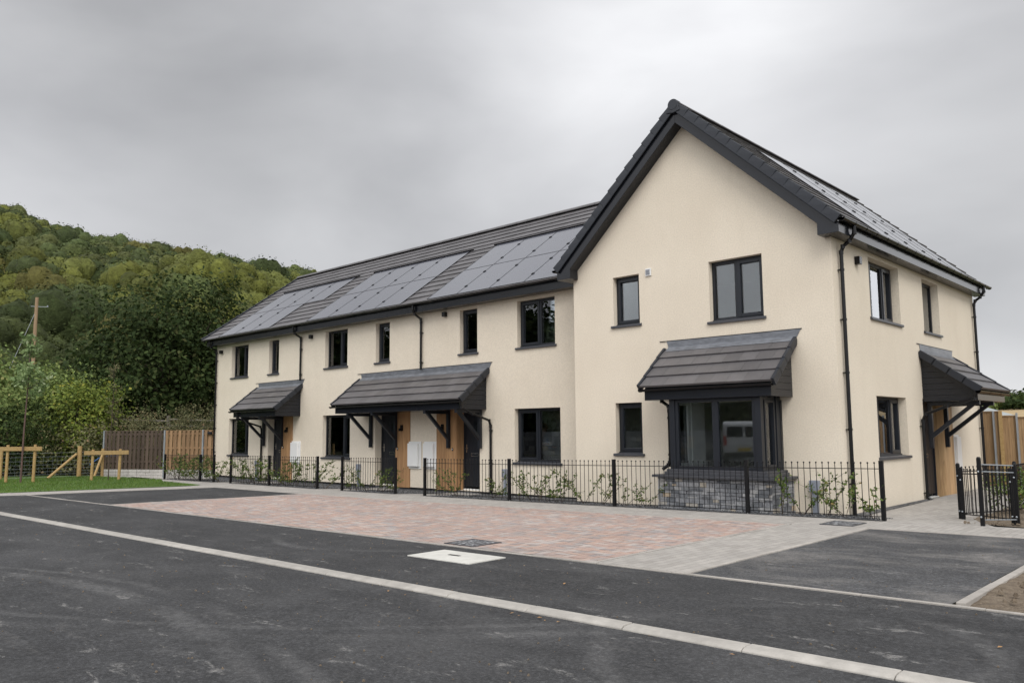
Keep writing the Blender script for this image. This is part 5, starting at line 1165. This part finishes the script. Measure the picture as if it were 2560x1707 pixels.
def grit(name, label, cat, boxes, mat, seed):
    r2 = random.Random(seed); mb = MB()
    for (x0, x1, y0, y1, n, s0, s1, off) in boxes:
        for _ in range(n):
            x, y, s = r2.uniform(x0, x1), r2.uniform(y0, y1), r2.uniform(s0, s1); z = zg(x, y)+off; k = 5; a0 = r2.uniform(0, 6)
            b_ = [(x+s*math.cos(a0+6.283*i/k)*r2.uniform(.7, 1.1), y+s*math.sin(a0+6.283*i/k)*r2.uniform(.7, 1.1), z-s*.2) for i in range(k)]
            tp = [(x+(p[0]-x)*.55, y+(p[1]-y)*.55, z+s*r2.uniform(.5, .9)) for p in b_]; mb.prism(b_, tp)
    o = mb.build(name, mat); o['kind'] = 'stuff'; o['label'] = label; o['category'] = cat
grit('soil_clods', 'loose clods of brown earth in the corner bed and behind the gate', 'soil', [(9.7, 14, -7.0, -4.1, 500, .008, .035, .03), (7.9, 14, -1.0, 3.0, 500, .008, .03, .02)], 'soil', 1)
grit('slate_chips', 'slate chippings in the gravel beds below the house walls', 'gravel', [(-3.7, 6.8, -1.25, -0.1, 2200, .006, .018, .012), (-3.7, 0, -0.2, 0.75, 300, .008, .018, .012), (-18.5, -14.6, -1.2, 0.7, 900, .010, .02, .012), (-13.4, -8.4, -1.2, 0.7, 1300, .010, .02, .012), (-7.2, -4.9, -1.2, 0.7, 600, .01, .02, .012), (6.0, 6.9, -1.2, -0.4, 150, .006, .014, .014)], 'gravel', 2)
grit('road_grit', 'scattered grit and small stones on the tarmac', 'grit', [(2, 12, -12.5, -7.3, 420, .003, .011, .003), (7.2, 9.5, -7.1, -2.4, 60, .003, .009, .003), (-12, 4, -12, -7.3, 120, .004, .012, .003)], 'soil', 3)
# fallen leaves
r2 = np.random.default_rng(77); P_ = np.stack([r2.uniform(5, 11.5, 16), r2.uniform(-9.62, -9.46, 16), np.zeros(16)], 1); P_[:3, 1] = r2.uniform(-12, -7.5, 3)
for p in P_: p[2] = zg(p[0], p[1])+0.012
V, F_ = leaf_cloud(P_, 0.035, r2, None, 6.0); Mt['dryleaf'] = simple('fallen_tan_leaf', (0.36, 0.20, 0.08), 0.8)
o = np_mesh('fallen_leaves', V, F_, 'dryleaf'); o['kind'] = 'stuff'; o['label'] = 'scattered tan fallen leaves along the kerb'; o['category'] = 'leaves'

# ------------------------------------------------------------ what the windows reflect: across the road behind the camera
for i, (x, y, h, r) in enumerate([(-39, -38, 13.5, 5.5), (-47, -38, 13, 6), (-56, -39, 12, 6), (-66, -38, 13.5, 6.5), (-78, -39, 12.5, 7), (-91, -38, 13.5, 7), (-26, -38, 5.5, 6), (-15, -38, 5, 6), (-4, -38, 5.5, 6)]):
    make_tree('roadside_tree', 'dark tree across the road, seen only as a reflection in the windows', 'tree', (x, y, -0.3), h, r, 170, 100, 0.75, 'oakleaf', 120+i, 0.1, 0.4, 1.0, 0.0, 1.2, group='trees across the road')
mb = MB()
rdx = random.Random(12); x = -30.0
while x < 8:
    w2 = rdx.uniform(0.3, 0.7)
    for j in range(5): mb.box(x+.01, x+w2-.01, -27.4, -27+rdx.uniform(0, .05), -0.3+j*0.33+.01, -0.3+(j+1)*0.33-.01)
    x += w2
tag(mb.build('stone_wall', 'stone'), 'low stone wall across the road, seen as a reflection in the bay window', 'wall')
Mt['vanwhite'] = simple('white_van_paint', (0.72, 0.73, 0.74), 0.25, 0.5, 0.03); Mt['tyre'] = simple('tyre_rubber', (0.02, 0.02, 0.02), 0.8); Mt['redlamp'] = simple('red_lamp_plastic', (0.45, 0.02, 0.02), 0.3); Mt['plate'] = simple('yellow_number_plate', (0.70, 0.50, 0.03), 0.4); Mt['vang'] = simple('tinted_van_glass', (0.02, 0.025, 0.03), 0.1)
def van(x, y, rz, label):
    t_ = thing('parked_van', label, 'van', (0, 0, 0), 'white vans parked across the road')
    prof = [(-2.1, 0.35), (2.0, 0.35), (2.15, 0.7), (2.1, 1.0), (1.35, 1.15), (0.75, 1.75), (0.4, 1.86), (-1.9, 1.88), (-2.08, 1.75), (-2.15, 0.9)]
    mb = MB(); mb.prism([(px_, -0.88, pz) for px_, pz in prof], [(px_, 0.88, pz) for px_, pz in prof]); mb.build('body', 'vanwhite', t_, bevel=0.09)
    mb = MB(); mb.box(-2.17, -2.10, -0.70, -0.06, 1.22, 1.66); mb.box(-2.17, -2.10, 0.06, 0.70, 1.22, 1.66); mb.build('rear_window', 'vang', t_, bevel=0.02)
    mb = MB(); mb.box(0.15, 1.15, -0.89, 0.89, 1.18, 1.62); mb.build('side_window', 'vang', t_, bevel=0.02)
    for s in (-1, 1): mb = MB(); mb.box(-2.18, -2.08, s*0.80-.07, s*0.80+.07, 0.85, 1.25); mb.build('tail_light', 'redlamp', t_, bevel=0.01)
    mb = MB(); mb.box(-2.22, -2.14, -0.85, 0.85, 0.36, 0.56); mb.build('bumper', 'tyre', t_, bevel=0.03)
    mb = MB(); mb.box(-2.19, -2.155, -0.26, 0.26, 0.62, 0.74); mb.build('number_plate', 'plate', t_)
    for wx in (-1.35, 1.35):
        for wy in (-0.80, 0.80): mb = MB(); mb.tube([(wx, wy-0.1, 0.32), (wx, wy+0.1, 0.32)], 0.32, 20); mb.build('wheel', 'tyre', t_)
    t_.location = (x, y, zg(x, y)); t_.rotation_euler = (0, 0, rz)
van(-6.2, -21.2, R_(-118), 'white panel van parked across the road with its rear doors towards the house')
van(-3.2, -22.4, R_(-112), 'second white panel van, parked nearer the camera side across the road')

# ------------------------------------------------------------ person inside the large ground floor window
pt = thing('person', 'blond person in a pale blue shirt leaning forward inside the large ground floor window', 'person', (-2.5, 2.0, -0.15))
def skinned(name, nodes, edges, mat, parent):
    me = bpy.data.meshes.new(name); me.from_pydata([n_[:3] for n_ in nodes], edges, []); o = bpy.data.objects.new(name, me); COL.objects.link(o); o.parent = parent
    sk = o.modifiers.new('skin', 'SKIN'); 
    for v, n_ in zip(me.skin_vertices[0].data, nodes): v.radius = (n_[3], n_[3])
    me.skin_vertices[0].data[0].use_root = True
    ss = o.modifiers.new('sub', 'SUBSURF'); ss.levels = 2; ss.render_levels = 2; me.materials.append(mat); return o
Mt['skin'] = simple('skin', (0.55, 0.36, 0.27), 0.55); Mt['shirt'] = simple('pale_blue_shirt', (0.50, 0.55, 0.68), 0.8, 0.2, 0.08, 8); Mt['jeans'] = simple('dark_trousers', (0.03, 0.035, 0.05), 0.85); Mt['hair'] = simple('blond_hair', (0.42, 0.32, 0.18), 0.6, 0.4, 0.3, 30, 0.4, 60)
# local coordinates, person faces +x
nodes = [(0, 0, 0.95, .13), (0.13, 0, 1.12, .13), (0.30, 0, 1.30, .14), (0.38, 0, 1.40, .10), (0.47, 0, 1.47, .055), (0.56, 0, 1.53, .085), (0.60, 0, 1.60, .09), (0.57, 0, 1.65, .06),
         (-0.02, .10, .88, .09), (0.03, .11, .48, .065), (-0.03, .11, .08, .045), (0.14, .11, .03, .035), (-0.02, -.10, .88, .09), (0.03, -.11, .48, .065), (-0.03, -.11, .08, .045), (0.14, -.11, .03, .035),
         (0.36, .17, 1.36, .06), (0.52, .22, 1.15, .045), (0.74, .16, 1.16, .032), (0.82, .15, 1.16, .03), (0.36, -.17, 1.36, .06), (0.56, -.22, 1.17, .045), (0.80, -.14, 1.22, .032), (0.88, -.13, 1.23, .03)]
skinned('body', nodes, [(0, 1), (1, 2), (2, 3), (3, 4), (4, 5), (5, 6), (6, 7), (0, 8), (8, 9), (9, 10), (10, 11), (0, 12), (12, 13), (13, 14), (14, 15), (3, 16), (16, 17), (17, 18), (18, 19), (3, 20), (20, 21), (21, 22), (22, 23)], Mt['skin'], pt)
for s, (hx, hz) in ((1, (0.82, 1.16)), (-1, (0.88, 1.23))):
    for f_ in range(4): yb = s*0.145+(f_-1.5)*0.018; skinned('finger', [(hx, yb, hz, .009), (hx+.045, yb, hz-.005, .009), (hx+.078-.006*abs(f_-1), yb, hz-.028, .007)], [(0, 1), (1, 2)], Mt['skin'], pt)
    skinned('finger', [(hx-.01, s*0.115, hz, .010), (hx+.03, s*0.09, hz-.01, .009), (hx+.05, s*0.09, hz-.03, .007)], [(0, 1), (1, 2)], Mt['skin'], pt)
skinned('shirt', [(0.02, 0, 0.93, .16), (0.13, 0, 1.12, .155), (0.30, 0, 1.30, .165), (0.38, 0, 1.39, .11), (0.36, .18, 1.36, .078), (0.52, .225, 1.15, .062), (0.70, .17, 1.16, .048), (0.36, -.18, 1.36, .078), (0.56, -.225, 1.17, .062), (0.76, -.15, 1.21, .048)], [(0, 1), (1, 2), (2, 3), (3, 4), (4, 5), (5, 6), (3, 7), (7, 8), (8, 9)], Mt['shirt'], pt)
skinned('trousers', [(0, 0, 0.93, .15), (-0.02, .10, .86, .11), (0.03, .11, .48, .085), (-0.03, .11, .10, .07), (-0.02, -.10, .86, .11), (0.03, -.11, .48, .085), (-0.03, -.11, .10, .07)], [(0, 1), (1, 2), (2, 3), (0, 4), (4, 5), (5, 6)], Mt['jeans'], pt)
skinned('hair', [(0.52, 0, 1.62, .10), (0.57, 0, 1.68, .09), (0.46, 0, 1.56, .085), (0.43, 0.02, 1.46, .06)], [(0, 1), (0, 2), (2, 3)], Mt['hair'], pt)
mb = MB(); mb.hexa([(0.86, -.16, 1.16), (1.06, -.16, 1.20), (1.06, .16, 1.20), (0.86, .16, 1.16), (0.86, -.16, 1.163), (1.06, -.16, 1.203), (1.06, .16, 1.203), (0.86, .16, 1.163)])
po = mb.build('sheet_of_paper', 'white', None); po.location = (-2.95, 1.75, -0.18); tag(po, 'white sheet of paper held by the person inside the window', 'paper')
pt.location = (-2.95, 1.75, -0.18)
for o_ in (po, pt): o_.rotation_euler = (0, 0, R_(-12))
